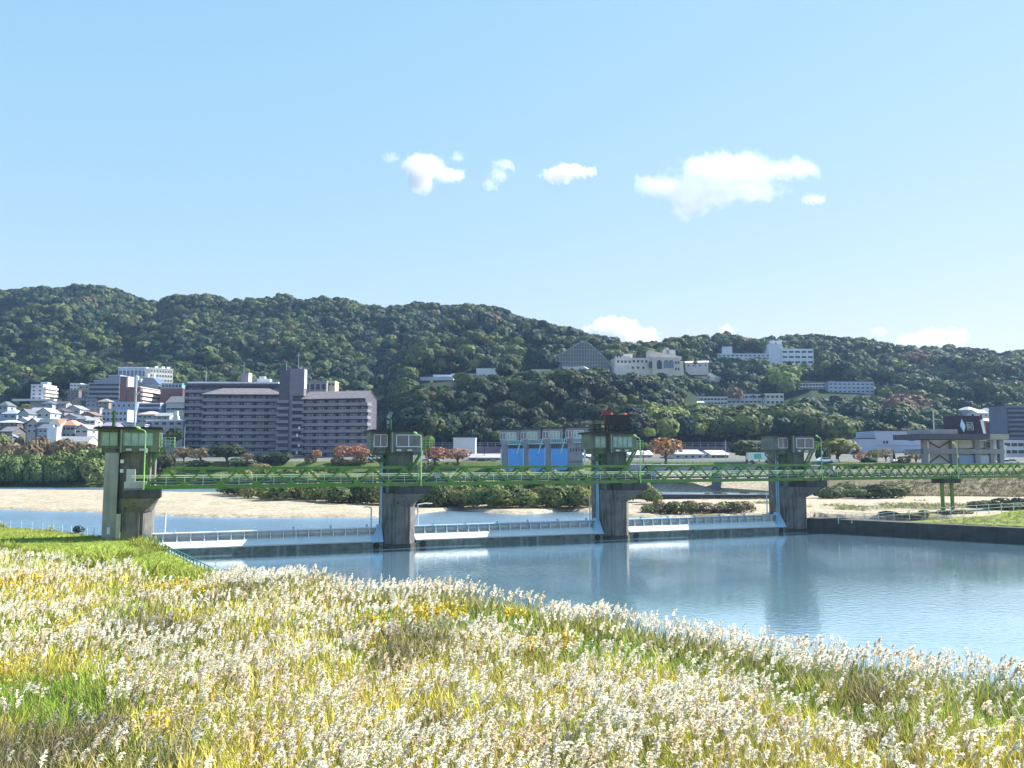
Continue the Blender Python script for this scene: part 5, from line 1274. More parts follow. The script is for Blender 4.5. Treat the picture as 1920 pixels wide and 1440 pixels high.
for (x0, z0), (x1, z1) in zip(prof[:-1], prof[1:]): m.beam((x0, -.2, z0), (x1, -.2, z1), .45, .4)
m.build('edge_frame', FRM, r)
m = MB()
for i in range(1, 20): x = prof[0][0]+(prof[-1][0]-prof[0][0])*i/20; m.beam((x, -.15, -2), (x, -.15, prz(x)), .15, .15)
m.build('mullion', FRM, r)
m = MB()
for z in (1.2, 3.4, 6, 8.6, 11.5, 14.5):
    xs = [x for x in np.linspace(prof[0][0], prof[-1][0], 200) if prz(x) > z]
    if xs: m.beam((xs[0], -.17, z), (xs[-1], -.17, z), .15, .15)
m.build('transom', FRM, r)
m = MB(); m.hexa([(-17,-7,-3),(6,-7,-3),(8,-1,-3),(-17,-1,-3),(-16,-6,1.2),(-2,-6,2.2),(6,-1.2,0.2),(-16,-1.2,2.6)]); m.build('entrance_roof', wallm((.52,.50,.52)), r)
# cream college building with arched windows
p = at_y(1216, 702, 552); q = F/552
r = empty('cream_college_building', p, R(6), 'cream palace-like building with arched windows on the hillside', 'building')
def X4(px): return (px-1216)/q
def Z4(py): return at_y(1216, py, 552).z-p.z
cw = wallm((.56,.52,.48)); cw2 = wallm((.62,.60,.60))
for a, b_, t_, y0 in ((1152,1222,671,0),(1222.3,1276,670,-1.5),(1276.3,1284,676,0)): MB().box(X4(a), X4(b_), y0, 14, -5, Z4(t_)).build('wall', cw, r)
MB().box(X4(1148), X4(1178), -5, -.02, -5, Z4(687)).build('front_terrace', cw2, r)
m = MB(); m.hexa([(X4(1222),5,Z4(668)),(X4(1285),5,Z4(672)),(X4(1285),13,Z4(672)),(X4(1222),13,Z4(668)),(X4(1222),5,Z4(655)),(X4(1285),5,Z4(666)),(X4(1285),13,Z4(666)),(X4(1222),13,Z4(655))]); m.build('upper_block', wallm((.50,.44,.40)), r)
for a, b_, t_ in ((1252,1274,653),(1174,1190,662),(1256,1262,650)): MB().box(X4(a), X4(b_), 6, 10, Z4(670), Z4(t_)).build('roof_hut', cw2, r)
def arch(x, z, wd, h, g):
    m = MB(); n = 8; pts = [(-wd/2, 0), (wd/2, 0)]+[(wd/2*math.cos(t), h-wd/2+wd/2*math.sin(t)) for t in [math.pi*i/n for i in range(n+1)]]
    k = len(pts); m.v += [(x+a, -1.7, z+b) for a, b in pts]+[(x+a, -1.52, z+b) for a, b in pts]; m.f.append(tuple(range(k))); m.m.append(0)
    for i in range(k): j = (i+1) % k; m.f.append((i, j, k+j, k+i)); m.m.append(0)
    m.build('arched_window', g, r)
arch(X4(1236), Z4(692), 3.6, 6.2, GLD); arch(X4(1233-14), Z4(690), 2.4, 4.6, GLD); arch(X4(1249), Z4(690), 3.4, 5.6, GLZ); arch(X4(1259), Z4(690), 3.4, 5.6, GLZ)
for px, py in ((1158,681),(1165,681),(1172,681),(1180,681),(1188,680),(1196,680),(1204,680),(1186,692),(1196,692),(1206,692),(1212,680)): win(r, X4(px), -.08, Z4(py), 1.7, 1.7)
for px in (1268, 1273): win(r, X4(px), -1.6, Z4(682), 1.4, 1.8); win(r, X4(px), -1.6, Z4(694), 1.4, 1.8)
for i in range(5): MB().box(X4(1152)+i*2.3, X4(1152)+i*2.3+1.1, .1, .8, Z4(671), Z4(668)).build('battlement', cw, r)
house(1284,1329,676,690,575,(.50,.50,.52),(.55,.50,.48),'low pale terrace roofs right of the cream college building','gable_x',rz=-12,dp=8,nw=4,fl=1,cat='building',name='terrace_building')
# white hilltop office
p = at_y(1484, 684, 688)
block(1466,1526,655,684,688,(.62,.68,.78),'white hilltop office with dark window bands on the right ridge',3,5,18,rz=0,ww=4.2,wh=.38,name='office_building')
block(1442,1468,646,684,689,(.56,.62,.74),'taller plain wing at the left of the white hilltop office',4,0,16,name='office_wing')
block(1443,1466,640,647,700,(.60,.64,.72),'small top block on the plain wing of the hilltop office',1,1,8)
r, w_, H, dp = block(1345,1444,664,676,690,(.50,.56,.68),'long low white building left of the hilltop office',2,12,14,ww=2.0,wh=.45,rc=(.66,.70,.76))
block(1354,1373,651,664,692,(.62,.66,.74),'white roof tower on the long low building left of the hilltop office',1,0,10)
block(1500,1552,719,731,572,(.56,.58,.64),'white school building with a long roof above the brown tree patch',2,9,10,rz=-8,ww=2.0,wh=.5,rc=(.66,.66,.68))
block(1553,1641,717,744,566,(.40,.46,.62),'blue-white stepped school block left of the red-brown grove',4,10,14,rz=4,ww=2.2,wh=.38)
block(1294,1364,745,760,530,(.56,.56,.58),'left part of the long white school building above the bamboo grove',2,11,10,ww=2.0,wh=.4,rc=(.66,.66,.68))
block(1364,1436,740,758,533,(.50,.52,.58),'middle part of the long white school building above the bamboo grove',2,9,10,ww=2.2,wh=.4)
block(1436,1470,739,760,527,(.64,.62,.56),'cream end block of the long school building above the bamboo grove',2,4,12,ww=2.0,wh=.45)
house(1268,1322,752,762,515,(.52,.54,.6),(.60,.62,.66),'low white roofs left of the long school building','gable_x',dp=9,nw=5,fl=1,cat='building',name='school_annex')
block(787,850,708,726,522,(.50,.54,.66),'long white-blue school building on the left of the wooded mound',1,9,12,rz=-6,ww=3.0,wh=.4)
block(812,846,704,709,524,(.58,.62,.70),'raised middle roof block of the white-blue school building',1,0,8)
block(893,932,692,706,528,(.62,.66,.72),'white roof block half hidden behind the wooded mound',1,0,10)
block(846,896,702,709,526,(.48,.52,.62),'low connecting wing between the two white school blocks',1,6,10,ww=2)
block(972,1032,694,702,545,(.62,.64,.68),'flat white roof slab at the top of the wooded mound',1,0,10)
block(1675,1702,772,795,480,(.42,.46,.46),'small grey-green hut half hidden right of the brown grove',1,1,8)
# pale rocky slip below the college
m = MB(); g = np.random.default_rng(5)
for i in range(60):
    t = i/60; px = 1300+t*52+g.uniform(-9, 9); py = 698+t*17+g.uniform(-6, 6); p = at_y(px, py, 592-t*12); s = g.uniform(.8, 2.2)
    m.beam(p-Vector((s, 0, .4)), p+Vector((s, .6, .4)), s, s*.8)
tag(m.build('rocky_slip', wallm((.50,.48,.50))), 'pale rocky slip running down right of the cream college building', 'rocks', kind='stuff')
# poles in the town and by the courts
def pole(px, pyt, pyb, d, label, rr=.12, mt=STEEL, head=False):
    a = at_y(px, pyb, d); b_ = at_y(px, pyt, d); m = MB(); m.tube([(0, 0, -2), (0, 0, b_.z-a.z)], rr, 6)
    if head: m.box(-.8, .8, -.2, .2, b_.z-a.z, b_.z-a.z+1.0)
    tag(m.build('utility_pole', mt, None, a), label, 'pole', 'poles in the town')
pole(908, 812, 868, 272, 'slim dark pole left of the blue sluice gates', .1, BLACK)
pole(1361, 826, 868, 268, 'pale pole before the dark green round tree', .12)
pole(1277, 728, 750, 540, 'floodlight pole above the school courts', .25, STEEL, True)
pole(1438, 705, 724, 590, 'white floodlight pole beside the long school building', .25, STEEL, True)
pole(1257, 732, 752, 535, 'left slim net pole of the school court', .18); pole(1263, 740, 752, 535, 'right slim net pole of the school court', .18)
pole(8, 700, 0+760, 470, 'antenna pole at the left edge', .12) if False else None
pole(1875, 836, 870, 212, 'dark thin pole right of the pavilion', .12, BLACK)
# ------------------------------------------------------------------ vehicles
def car(px, pyb, d, col, label, L=4.3, rz=0, truck=False):
    p = at_y(px, pyb, d); r = empty('parked_truck' if truck else 'parked_car', p, R(rz), label, 'truck' if truck else 'car', 'vehicles on the far bank')
    pm = mat('car_paint_%d%d%d' % tuple(int(c*9) for c in col), col, .3, .03, 1, spec=.6); h = L/2
    if not truck:
        m = MB(); m.extr([(0, 0)], 0, 0) if False else None
        prof = [(-h,.35),(h,.35),(h,.75),(h*.55,.92),(h*.25,1.42),(-h*.55,1.45),(-h*.9,.95),(-h,.85)]
        m.v += [(x, -.85, z) for x, z in prof]+[(x, .85, z) for x, z in prof]; n = len(prof)
        m.f += [tuple(range(n)), tuple(reversed(range(n, 2*n)))]+[((i+1) % n, i, n+i, n+(i+1) % n) for i in range(n)]; m.m += [0]*(n+2); m.build('body', pm, r)
        m = MB(); m.face([(h*.45,-.87,.95),(h*.2,-.87,1.34),(-h*.5,-.87,1.36),(-h*.78,-.87,.98)]); m.build('side_window', GLD, r)
    else:
        MB().box(-h, h*.55, -1.1, 1.1, .9, 3.0).build('cargo_box', pm, r); MB().box(h*.58, h, -1.05, 1.05, .6, 2.4).build('cab', mat('truck_teal', (.10,.42,.36), .4), r)
        MB().box(h*.7, h*.95, -1.08, -1.06, 1.5, 2.2).build('side_window', GLD, r)
        MB().box(-h*.5, h*.1, -1.14, -1.105, 1.2, 2.6).build('green_panel', mat('truck_teal', (.10,.42,.36), .4), r)
    for x in (-h*.6, h*.62): m = MB(); m.tube([(x, -.9, .33), (x, .9, .33)], .34 if not truck else .45, 12); m.build('wheel', TYRE, r)
car(1424, 868, 232, (.52,.66,.68), 'pale teal and white truck crossing left of the farthest pier', 7.0, -4, True)
car(1868, 870, 212, (.70,.74,.80), 'white car parked right of the pavilion', 4.4, 4)
car(1896, 871, 212, (.62,.66,.74), 'light blue-white car at the right edge by the white flats', 4.2, 4)
car(1884, 872, 209, (.75,.76,.78), 'white hatchback between two parked cars right of the pavilion', 4.0, 4)
car(928, 871, 262, (.75,.77,.80), 'white car left of the first blue-gate tower', 4.2)
car(905, 869, 264, (.05,.06,.08), 'black car under the grey-roofed sheds', 4.2)
car(820, 869, 262, (.60,.66,.74), 'pale blue-white van parked under the spreading orange cherry tree', 4.6)
car(800, 869, 263, (.66,.68,.74), 'white car left of the pale van under the cherry tree', 4.2)
car(22, 822, 300, (.30,.40,.52), 'blue-grey car parked at the far left below the town', 4.4)
car(700, 863, 250, (.75,.75,.75), 'small white car left of the second pier shaft', 4.0)
car(1547, 868, 214, (.70,.80,.92), 'pale blue car just right of the farthest pier shaft', 4.2)
p = at_y(1684, 872, 215); r = empty('small_shrine', p, 0, 'little dark red hut with a white curved roof and a black finial before the warehouse', 'hut')
MB().box(-1.0, 1.0, 0, 2, -1, .9).build('wall', mat('dark_red_wall', (.16,.04,.05), .8), r)
m = MB(); m.extr([(-.4,.9),(-.4,1.1),(1,1.9),(2.4,1.1),(2.4,.9)], -1.2, 2.6); m.build('roof', wallm((.66,.62,.62)), r)
MB().tube([(-.6, .8, 1.2), (-.6, .8, 2.6), (-.6, .8, 3.2), (-.6, .8, 4.2)], [.45, .3, .12, .05], 7).build('finial', BLACK, r)
p = at_y(1568, 868, 216); MBs = MB(); MBs.box(-.6, .6, 0, .08, .2, 1.0); MBs.beam((0, .04, -.6), (0, .04, .2), .08)
tag(MBs.build('notice_board', WHITE, None, p), 'small white notice board under the broad yellow-green tree', 'notice board')
# ------------------------------------------------------------------ foreground pampas grass
def ribbon(pts, wd, side):
    """pts (k,3), widths (k,), side vector -> list of quads"""
    L = [p-side*w/2 for p, w in zip(pts, wd)]; Rr = [p+side*w/2 for p, w in zip(pts, wd)]
    return [[L[i], Rr[i], Rr[i+1], L[i+1]] for i in range(len(pts)-1)]
def plume_proto(seed, n, wmul, segs=2):
    g = np.random.default_rng(seed); Q = []; T = []
    bend = g.uniform(.06, .17); Lp = g.uniform(.27, .37)
    def axis(t): return np.array([bend*t*t+.02*t, 0, Lp*t*(1-.22*t)])
    for i in range(n):
        t = g.uniform(.0, 1)**.8; p0 = axis(t)
        az = g.normal(0, 1.5); el = g.uniform(.2, 1.35); ln = g.uniform(.085, .15)*(1-.4*t)
        d = np.array([math.cos(az)*math.cos(el), math.sin(az)*math.cos(el), math.sin(el)])
        p1 = p0+d*ln*.55; p2 = p1+(d*.6+np.array([.35, 0, -.45]))*ln*.6
        s = np.cross(d, [g.normal(), g.normal(), g.normal()]); s /= np.linalg.norm(s)+1e-9
        w0 = .040*wmul*g.uniform(.7, 1.3)
        q = ribbon([p0, p1, p2] if segs == 2 else [p0, p2], [w0*.7, w0, w0*.25] if segs == 2 else [w0, w0*.5], s)
        Q += q; T += [g.uniform(.8, 1.15)]*len(q)
    V = np.array(Q, np.float32).reshape(-1, 3); return V, np.repeat(np.array(T, np.float32), 4)
def stem_quads(h, lean, w):
    s = np.array([1, 0, 0.]); p = [np.array([0, 0, 0.]), np.array([lean*.35, 0, h*.55]), np.array([lean, 0, h])]
    return ribbon(p, [w, w, w*.7], np.array([.8, .6, 0]))
def tuft_proto(seed, n, h0, h1, w, spread, segs=3):
    g = np.random.default_rng(seed); Q = []; T = []
    for i in range(n):
        az = g.uniform(0, 2*np.pi); h = g.uniform(h0, h1); b = g.normal(0, .10, 2); out = spread*g.uniform(.3, 1.2)
        d = np.array([math.cos(az), math.sin(az)])*out
        P_ = []
        for k in range(segs+1):
            t = k/segs; P_.append(np.array([b[0]+d[0]*t*t, b[1]+d[1]*t*t, h*(t*1.15-.32*t*t*out/spread)]))
        s = np.array([-math.sin(az)+g.normal(0, .5), math.cos(az)+g.normal(0, .5), 0]); s /= np.linalg.norm(s)
        wd = [w*(1-.25*k/segs) if k < segs else w*.15 for k in range(segs+1)]
        q = ribbon(P_, wd, s); Q += q; T += list(np.linspace(.7, 1.2, len(q))*g.uniform(.8, 1.25))
    return np.array(Q, np.float32).reshape(-1, 3), np.repeat(np.array(T, np.float32), 4)
PN = [plume_proto(500+i, 34, .95) for i in range(12)]; PFR = [plume_proto(540+i, 15, 1.8, 1) for i in range(10)]
TN = [tuft_proto(600+i, 9, .75, 1.45, .024, .55) for i in range(10)]; TF = [tuft_proto(640+i, 7, .8, 1.4, .05, .5, 2) for i in range(8)]
TG = [tuft_proto(680+i, 8, .12, .32, .03, .15, 2) for i in range(6)]
def cells(c, y0, y1, u0=-90, u1=2010):
    ys = np.arange(y0, y1, c); out = []
    for yy in ys:
        xa, xb = (u0-960)/F*yy, (u1-960)/F*yy; n = int((xb-xa)/c)
        xs = xa+(np.arange(n)+RNG.uniform(-.5, .5, n))*c; out.append(np.stack([xs, yy+RNG.uniform(-.5, .5, n)*c], 1))
    return np.concatenate(out)
def blob(x, y, L):      # L: (px, py, radius m) at the reed tops
    m = np.zeros(len(x))
    for px, py, r in L:
        p = at_z(px, py, 3.9); m = np.maximum(m, 1-sstep(.5, 1.15, np.hypot(x-p.x, (y-p.y)*.75)/r))
    return m
GREENP = [(870,1135,2.2),(940,1140,2.4),(1010,1175,1.8),(1110,1185,2.2),(1190,1190,2.0),(1290,1205,1.4),(1420,1235,1.4),(1500,1262,1.4),(1600,1290,1.0),(1870,1300,1.2),(700,1120,1.6),(60,1260,2.4),(130,1290,1.6)]
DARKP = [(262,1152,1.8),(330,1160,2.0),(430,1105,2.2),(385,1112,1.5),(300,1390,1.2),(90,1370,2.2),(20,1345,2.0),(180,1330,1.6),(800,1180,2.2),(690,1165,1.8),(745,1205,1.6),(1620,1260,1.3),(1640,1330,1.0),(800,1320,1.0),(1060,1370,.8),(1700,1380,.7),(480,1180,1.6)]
GOLD = [(30,1085,2.2),(75,1090,1.6),(310,1100,1.6),(365,1112,1.2),(345,1095,1.2),(700,1165,1.0),(785,1150,1.1),(820,1155,.9),(845,1150,.7),(1035,1212,.6),(1060,1208,.5),(990,1222,.4),(8,1258,.7),(290,1358,.5),(310,1362,.4),(690,1205,.5),(960,1160,.5),(1015,1390,.35),(240,1270,.4),(130,1180,.8),(1180,1140,.5)]
def reed_region(X, Y):
    U = 960+F*X/Y
    lim = np.interp(U, [-90, 0, 200, 330, 380, 450, 2000], [73, 70, 62, 52.5, 54, 61, 66])
    return (Y < lim) & (sdist(X, Y, BANK) > .15), U
def field():
    A = cells(.27, 15.5, 34); B = cells(.32, 34, 76)
    X = np.concatenate([A[:, 0], B[:, 0]]); Y = np.concatenate([A[:, 1], B[:, 1]])
    ok, U = reed_region(X, Y); X, Y, U = X[ok], Y[ok], U[ok]
    Z = ground(X, Y); n = len(X)
    hump = (fbm(X, Y, 4.5, 90)-.5)*1.1
    gr, dk = blob(X, Y, GREENP), blob(X, Y, DARKP)
    dens = .46+.80*sstep(.36, .58, fbm(X, Y, 5.5, 91)); left = sstep(900, 250, U)*sstep(26, 20, Y)*.75+sstep(500, 0, U)*.30
    dens = dens*(1-.93*gr)*(1-.75*dk)*(1-left)
    dens = np.where(sdist(X, Y, BANK) < 1.2, np.maximum(dens, .75), dens)
    pk = RNG.random(n) < dens*.86
    h = 1.35+hump+RNG.normal(0, .16, n)-.35*gr; h = np.clip(h, .7, 2.3)
    return X, Y, Z, U, h, pk, gr, dk
X, Y, Z, U, H, pk, gr, dk = field()
print('reed cells', len(X), 'plumes', pk.sum())
# plumes
xi, yi, zi, hi, dki = X[pk], Y[pk], Z[pk], H[pk], dk[pk]; n = len(xi)
lean = RNG.normal(.16, .12, n); nearm = yi < 36
pcol = np.array([.93, .88, .77])*RNG.uniform(.78, 1.16, n)[:, None]
tan = RNG.random(n)[:, None] < (.15+.35*sstep(.52, .68, fbm(xi, yi, 6, 95)))[:, None]; pcol = np.where(tan, pcol*c3(.92, .82, .70), pcol)
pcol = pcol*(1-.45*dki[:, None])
Pp = np.stack([xi+lean, yi, zi+hi], 1); sc_ = RNG.uniform(.85, 1.4, n)
def scatter_dir(protos, P, s, colr, ang):
    Vs, Cs = [], []; which = RNG.integers(0, len(protos), len(P))
    for k, (V, t) in enumerate(protos):
        I = np.where(which == k)[0]; c, sn = np.cos(ang[I])[:, None], np.sin(ang[I])[:, None]
        W = np.stack([V[None, :, 0]*c-V[None, :, 1]*sn, V[None, :, 0]*sn+V[None, :, 1]*c, np.broadcast_to(V[None, :, 2], (len(I), len(V)))], -1)
        W = W*s[I][:, None, None]+P[I][:, None, :]
        Vs.append(W.reshape(-1, 3)); Cs.append((colr[I][:, None, :]*t[None, :, None]).reshape(-1, 3))
    return np.concatenate(Vs), np.concatenate(Cs)
ang = RNG.normal(.1, .8, n)
v1, c1 = scatter_dir(PN, Pp[nearm], sc_[nearm], pcol[nearm], ang[nearm]); v2, c2 = scatter_dir(PFR, Pp[~nearm], sc_[~nearm], pcol[~nearm], ang[~nearm])
V = np.concatenate([v1, v2]); C = np.concatenate([c1, c2]); print('plume quads', len(V)//4)
o = link_mesh('pampas_plumes', np_mesh('pampas_plumes', V, np.arange(len(V)).reshape(-1, 4), M_PLUME, C)); tag(o, 'white feathery pampas grass plumes filling the near river bank', 'pampas grass', kind='stuff')
# stems and leaves
w = np.where(yi < 36, .014, .026)
b0 = np.stack([xi, yi, zi], 1); m1 = np.stack([xi+lean*.3, yi, zi+hi*.55], 1); t1 = Pp
sd = np.array([.85, .5, 0])[None, :]*w[:, None]
sq = np.concatenate([np.stack([b0-sd, b0+sd, m1+sd, m1-sd], 1), np.stack([m1-sd, m1+sd, t1+sd*.6, t1-sd*.6], 1)]).reshape(-1, 3)
scol = np.repeat(np.tile(np.array([[.30, .27, .10]]), (2*n, 1))*RNG.uniform(.7, 1.2, (2*n, 1)), 4, 0)
n = len(X); q = fbm(X, Y, 3.5, 97); q2 = fbm(X, Y, 9, 98); left = sstep(1100, 300, U)*sstep(40, 24, Y)
yg = c3(.64, .58, .08); gn = c3(.32, .40, .06); ol = c3(.42, .37, .14); dkc = c3(.09, .08, .06); br = c3(.42, .30, .15)
mixa = sstep(.42, .62, q)[:, None]; lc = yg*(1-mixa)+gn*mixa*1.0
lc = np.where((RNG.random(n) < .30)[:, None], ol, lc); lc = np.where((RNG.random(n) < .14*(1+left))[:, None], br, lc)
edge = sstep(7, 2, sdist(X, Y, BANK))[:, None]*.55; lc = lc*(1-edge)+c3(.12, .17, .05)*edge
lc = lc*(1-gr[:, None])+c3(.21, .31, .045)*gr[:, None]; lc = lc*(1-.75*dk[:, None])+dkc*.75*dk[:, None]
lc = lc*(.8+.45*q2)[:, None]*RNG.uniform(.75, 1.3, n)[:, None]
nm = Y < 36; ls = np.clip(H/1.35*RNG.uniform(.8, 1.12, n), .55, 1.6); Pl = np.stack([X, Y, Z], 1); an = RNG.uniform(0, 6.28, n)
v1, c1 = scatter_dir(TN, Pl[nm], ls[nm], lc[nm], an[nm]); v2, c2 = scatter_dir(TF, Pl[~nm], ls[~nm], lc[~nm], an[~nm])
V = np.concatenate([sq, v1, v2]); C = np.concatenate([scol, c1, c2]); print('reed quads', len(V)//4)
o = link_mesh('pampas_leaves', np_mesh('pampas_leaves', V, np.arange(len(V)).reshape(-1, 4), M_REED, C)); tag(o, 'yellow-green blades and stalks of the pampas grass on the near bank', 'reed bed', kind='stuff')
# goldenrod
gp_ = []; gc = []
for px, py, r_ in GOLD:
    p = at_z(px, py, 3.6)
    for i in range(int(9+13*r_)):
        a = random.uniform(0, 6.28); d = r_*1.5*random.random(); x_, y_ = p.x+d*math.cos(a), p.y+d*math.sin(a)*1.1
        gp_.append((x_, y_, gz(x_, y_)+random.uniform(1.15, 1.6)))
gp_ = np.array(gp_); okk, _ = reed_region(gp_[:, 0], gp_[:, 1]); gp_ = gp_[okk]
ng = len(gp_); kx = []
for j in range(12):
    o_ = RNG.normal(0, 1, (ng, 3))*c3(.07, .07, .12); s = RNG.uniform(.02, .04, ng)[:, None]*np.where(gp_[:, 1] > 34, 1.5, 1)[:, None]; t = RNG.normal(size=(ng, 3)); t /= np.linalg.norm(t, axis=1)[:, None]
    b = np.cross(t, RNG.normal(size=(ng, 3))); b /= np.linalg.norm(b, axis=1)[:, None]; p = gp_+o_
    kx.append(np.stack([p-t*s-b*s, p+t*s-b*s, p+t*s+b*s, p-t*s+b*s], 1).reshape(-1, 3))
V = np.concatenate(kx); C = np.repeat(np.array([[.62, .47, .05]])*RNG.uniform(.7, 1.2, (len(V)//4, 1)), 4, 0)
o = link_mesh('goldenrod_flowers', np_mesh('goldenrod_flowers', V, np.arange(len(V)).reshape(-1, 4), M_REED, C)); tag(o, 'scattered yellow goldenrod flower heads among the pampas grass', 'wild flowers', kind='stuff')
# lawn tufts
A = cells(.42, 55, 112, -90, 520); X, Y = A[:, 0], A[:, 1]; U = 960+F*X/Y
s_ = sdist(X, Y, BANK); rg, _ = reed_region(X, Y); k = (s_ > .3) & ~rg; X, Y, s_ = X[k], Y[k], s_[k]
n = len(X); lc = c3(.22, .26, .04)*(1-sstep(.45, .65, fbm(X, Y, 6, 120)))[:, None]+c3(.30, .30, .06)*sstep(.45, .65, fbm(X, Y, 6, 120))[:, None]
lc = lc*RNG.uniform(.75, 1.25, n)[:, None]; sz = RNG.uniform(.5, 1.1, n)*(1+2.2*sstep(.62, .74, fbm(X, Y, 4, 121)))*(1+1.6*sstep(72, 62, Y))
V, C = scatter_dir(TG, np.stack([X, Y, ground(X, Y)], 1), sz, lc, RNG.uniform(0, 6.28, n))
o = link_mesh('lawn_grass', np_mesh('lawn_grass', V, np.arange(len(V)).reshape(-1, 4), M_REED, C)); tag(o, 'bright green short grass around the left bank pier', 'grass', kind='stuff')
# weeds on the sandbars and the right slope
X = RNG.uniform(40, 150, 26000); Y = RNG.uniform(95, 190, 26000); k = ((sdist(X, Y, LANDR) > 3) | ((sdist(X, Y, BAR) > 2) & (fbm(X, Y, 16, 40) > .72)) | (sdist(X, Y, FARP) > 0)) & (X/Y < .72)
X, Y = X[k], Y[k]; n = len(X); inl = (sdist(X, Y, LANDR) > 0)[:, None]; fr_ = (sdist(X, Y, FARP) > 0)[:, None]
lc = np.where(inl, c3(.26, .28, .05), np.where(fr_, c3(.17, .14, .08), c3(.16, .17, .07)))*RNG.uniform(.6, 1.4, n)[:, None]
V, C = scatter_dir(TG, np.stack([X, Y, ground(X, Y)], 1), RNG.uniform(.8, 1.8, n)*np.where(fr_[:, 0], 1.7, 1), lc, RNG.uniform(0, 6.28, n))
o = link_mesh('rough_grass', np_mesh('rough_grass', V, np.arange(len(V)).reshape(-1, 4), M_REED, C)); tag(o, 'rough yellow-green grass on the slope behind the river wall', 'grass', kind='stuff')
# churned white shallows below the left gate
# ------------------------------------------------------------------ clouds: real volumes far beyond the hills
def cloud(px0, px1, py0, py1, dist, blobs, label, dens=.02, seed=0, thr=.0, name='cloud', na=1.25):
    a = at_y(px0, (py0+py1)/2, dist); b_ = at_y(px1, (py0+py1)/2, dist); wx = (b_.x-a.x)/2
    top = at_y((px0+px1)/2, py0, dist).z; bot = at_y((px0+px1)/2, py1, dist).z; hz = (top-bot)/2; c = Vector(((a.x+b_.x)/2, dist, (top+bot)/2))
    m = bpy.data.materials.new('cloud_volume'); m.use_nodes = True; t = m.node_tree; N = t.nodes.new; L = t.links.new
    t.nodes.remove(t.nodes['Principled BSDF'])
    tc = N('ShaderNodeTexCoord'); ns = N('ShaderNodeTexNoise'); ns.noise_dimensions = '4D'; ns.inputs['W'].default_value = seed
    ns.inputs['Scale'].default_value = 1.0; ns.inputs['Detail'].default_value = 7; ns.inputs['Roughness'].default_value = .7
    mp = N('ShaderNodeMapping'); k = wx/hz; mp.inputs['Scale'].default_value = (k*2.0, 2.0, 2.0); L(tc.outputs['Object'], mp.inputs[0]); L(mp.outputs[0], ns.inputs['Vector'])
    cur = None
    for (bx, bz, rx, rz) in blobs:
        m1 = N('ShaderNodeMapping'); m1.vector_type = 'POINT'; m1.inputs['Location'].default_value = (-bx/rx, 0, -bz/rz); m1.inputs['Scale'].default_value = (1/rx, .9, 1/rz)
        L(tc.outputs['Object'], m1.inputs[0]); ln = N('ShaderNodeVectorMath'); ln.operation = 'LENGTH'; L(m1.outputs[0], ln.inputs[0]); o_ = ln.outputs['Value']
        sc1 = N('ShaderNodeMath'); sc1.operation = 'SUBTRACT'; sc1.inputs[1].default_value = 1; L(o_, sc1.inputs[0])
        s2_ = N('ShaderNodeMath'); s2_.operation = 'MULTIPLY'; s2_.inputs[1].default_value = min(rx*k, rz)*1.0; L(sc1.outputs[0], s2_.inputs[0]); o_ = s2_.outputs[0]
        if cur is None: cur = o_
        else:
            mn = N('ShaderNodeMath'); mn.operation = 'SMOOTH_MIN'; mn.inputs[2].default_value = .12; L(cur, mn.inputs[0]); L(o_, mn.inputs[1]); cur = mn.outputs[0]
    ad = N('ShaderNodeMath'); ad.operation = 'MULTIPLY_ADD'; ad.inputs[1].default_value = na; ad.inputs[2].default_value = -.5*na+.065+thr; L(ns.outputs[0], ad.inputs[0])
    su = N('ShaderNodeMath'); su.operation = 'SUBTRACT'; L(ad.outputs[0], su.inputs[0]); L(cur, su.inputs[1])
    mr = N('ShaderNodeMapRange'); mr.inputs[1].default_value = .0; mr.inputs[2].default_value = .13; mr.inputs[3].default_value = 0; mr.inputs[4].default_value = dens; L(su.outputs[0], mr.inputs[0])
    pv = N('ShaderNodeVolumePrincipled'); pv.inputs['Color'].default_value = (1, 1, 1, 1); pv.inputs['Anisotropy'].default_value = .1; L(mr.outputs[0], pv.inputs['Density'])
    L(pv.outputs[0], t.nodes['Material Output'].inputs['Volume'])
    mb = MB(); import bmesh
    bm = bmesh.new(); bmesh.ops.create_icosphere(bm, subdivisions=3, radius=1.0)
    for v in bm.verts:
        s = max(abs(v.co.x), abs(v.co.y), abs(v.co.z)); v.co = v.co.lerp(v.co/s, .6)
    me = bpy.data.meshes.new('cloud'); bm.to_mesh(me); bm.free(); me.materials.append(m)
    o = link_mesh(name, me, None, c); o.scale = (wx*1.25, min(wx*.4, 75), hz*1.45); m.cycles.homogeneous_volume = False; m.cycles.volume_step_rate = .5 if hasattr(m.cycles, 'volume_step_rate') else 1
    tag(o, label, 'cloud', kind='thing')
cloud(748,860,292,360,5200,[(-.15,.25,.48,.4),(-.2,-.25,.3,.38),(.45,-.05,.38,.16)],'puffy white cloud left of the sky centre',.018,1)
cloud(1012,1108,306,348,5200,[(-.2,-.1,.45,.4),(.1,.25,.4,.3),(.6,.15,.3,.15)],'small flat white cloud in the middle of the sky',.018,2)
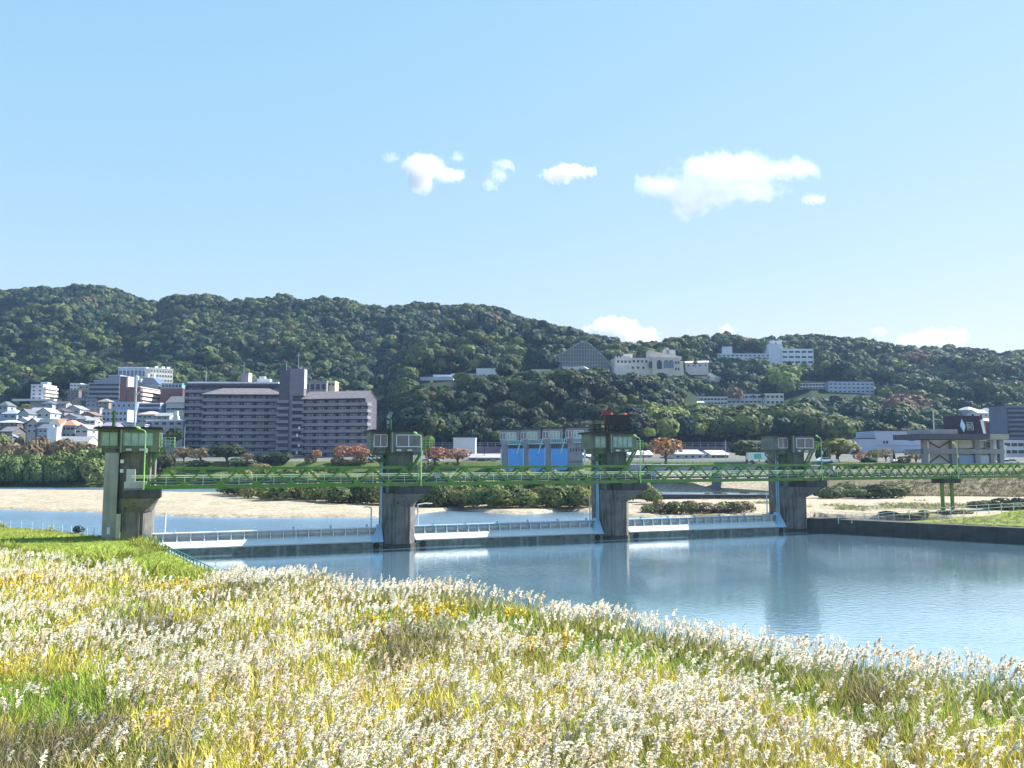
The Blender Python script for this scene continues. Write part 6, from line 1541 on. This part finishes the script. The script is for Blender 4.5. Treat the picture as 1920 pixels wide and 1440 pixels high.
cloud(1222,1508,293,404,5200,[(-.05,.35,.42,.34),(-.35,-.1,.28,.35),(-.38,-.45,.16,.24),(.12,-.1,.34,.22),(.6,.38,.34,.11),(-.6,.0,.3,.17)],'largest white cloud, wedge-shaped, right of the sky centre',.010,3)
cloud(1105,1225,592,650,6500,[(-.2,.1,.55,.5),(.1,-.3,.8,.5),(-.7,-.2,.3,.4)],'bright cumulus cloud rising behind the ridge near the glasshouse',.02,4)
cloud(1695,1805,618,652,6500,[(.3,.2,.5,.35),(-.3,-.3,.7,.4)],'low faint cloud over the right ridge',.012,5, na=3.2, thr=.02)
cloud(1505,1545,360,382,5200,[(0,-.2,.7,.4)],'tiny wisp right of the largest cloud',.014,6, na=3.2, thr=.02)
cloud(908,960,306,350,5200,[(-.5,-.6,.3,.25),(0,0,.3,.25),(.5,.55,.35,.25)],'thin slanting wisp between two small clouds',.010,7, na=3.2, thr=.02)
cloud(716,748,288,310,5200,[(0,.2,.6,.4)],'faint wisp left of the puffy cloud',.008,8, na=3.2, thr=.02)
cloud(845,870,284,304,5200,[(0,0,.6,.5)],'tiny faint puff above right of the puffy cloud',.010,9, na=3.2, thr=.02)
cloud(1345,1380,610,634,6500,[(0,0,.6,.6)],'little pale cloud tuft just above the middle ridge',.010,10, na=3.2, thr=.02)
cloud(1632,1664,614,630,6500,[(0,0,.6,.5)],'little pale cloud left of the low faint cloud',.010,11, na=3.2, thr=.02)

# ------------------------------------------------------------------ air
m = bpy.data.materials.new('haze_air'); m.use_nodes = True; t = m.node_tree; t.nodes.remove(t.nodes['Principled BSDF'])
pv = t.nodes.new('ShaderNodeVolumePrincipled'); pv.inputs['Color'].default_value = (.40, .62, 1, 1); pv.inputs['Density'].default_value = .00010; pv.inputs['Anisotropy'].default_value = .2
t.links.new(pv.outputs[0], t.nodes['Material Output'].inputs['Volume']); m.cycles.homogeneous_volume = True
tag(MB().box(-3300, 3300, -70, 1560, -4.5, float(TZ.max())+60).build('haze', m), 'thin blue air between the river and the hills', 'haze', kind='stuff')
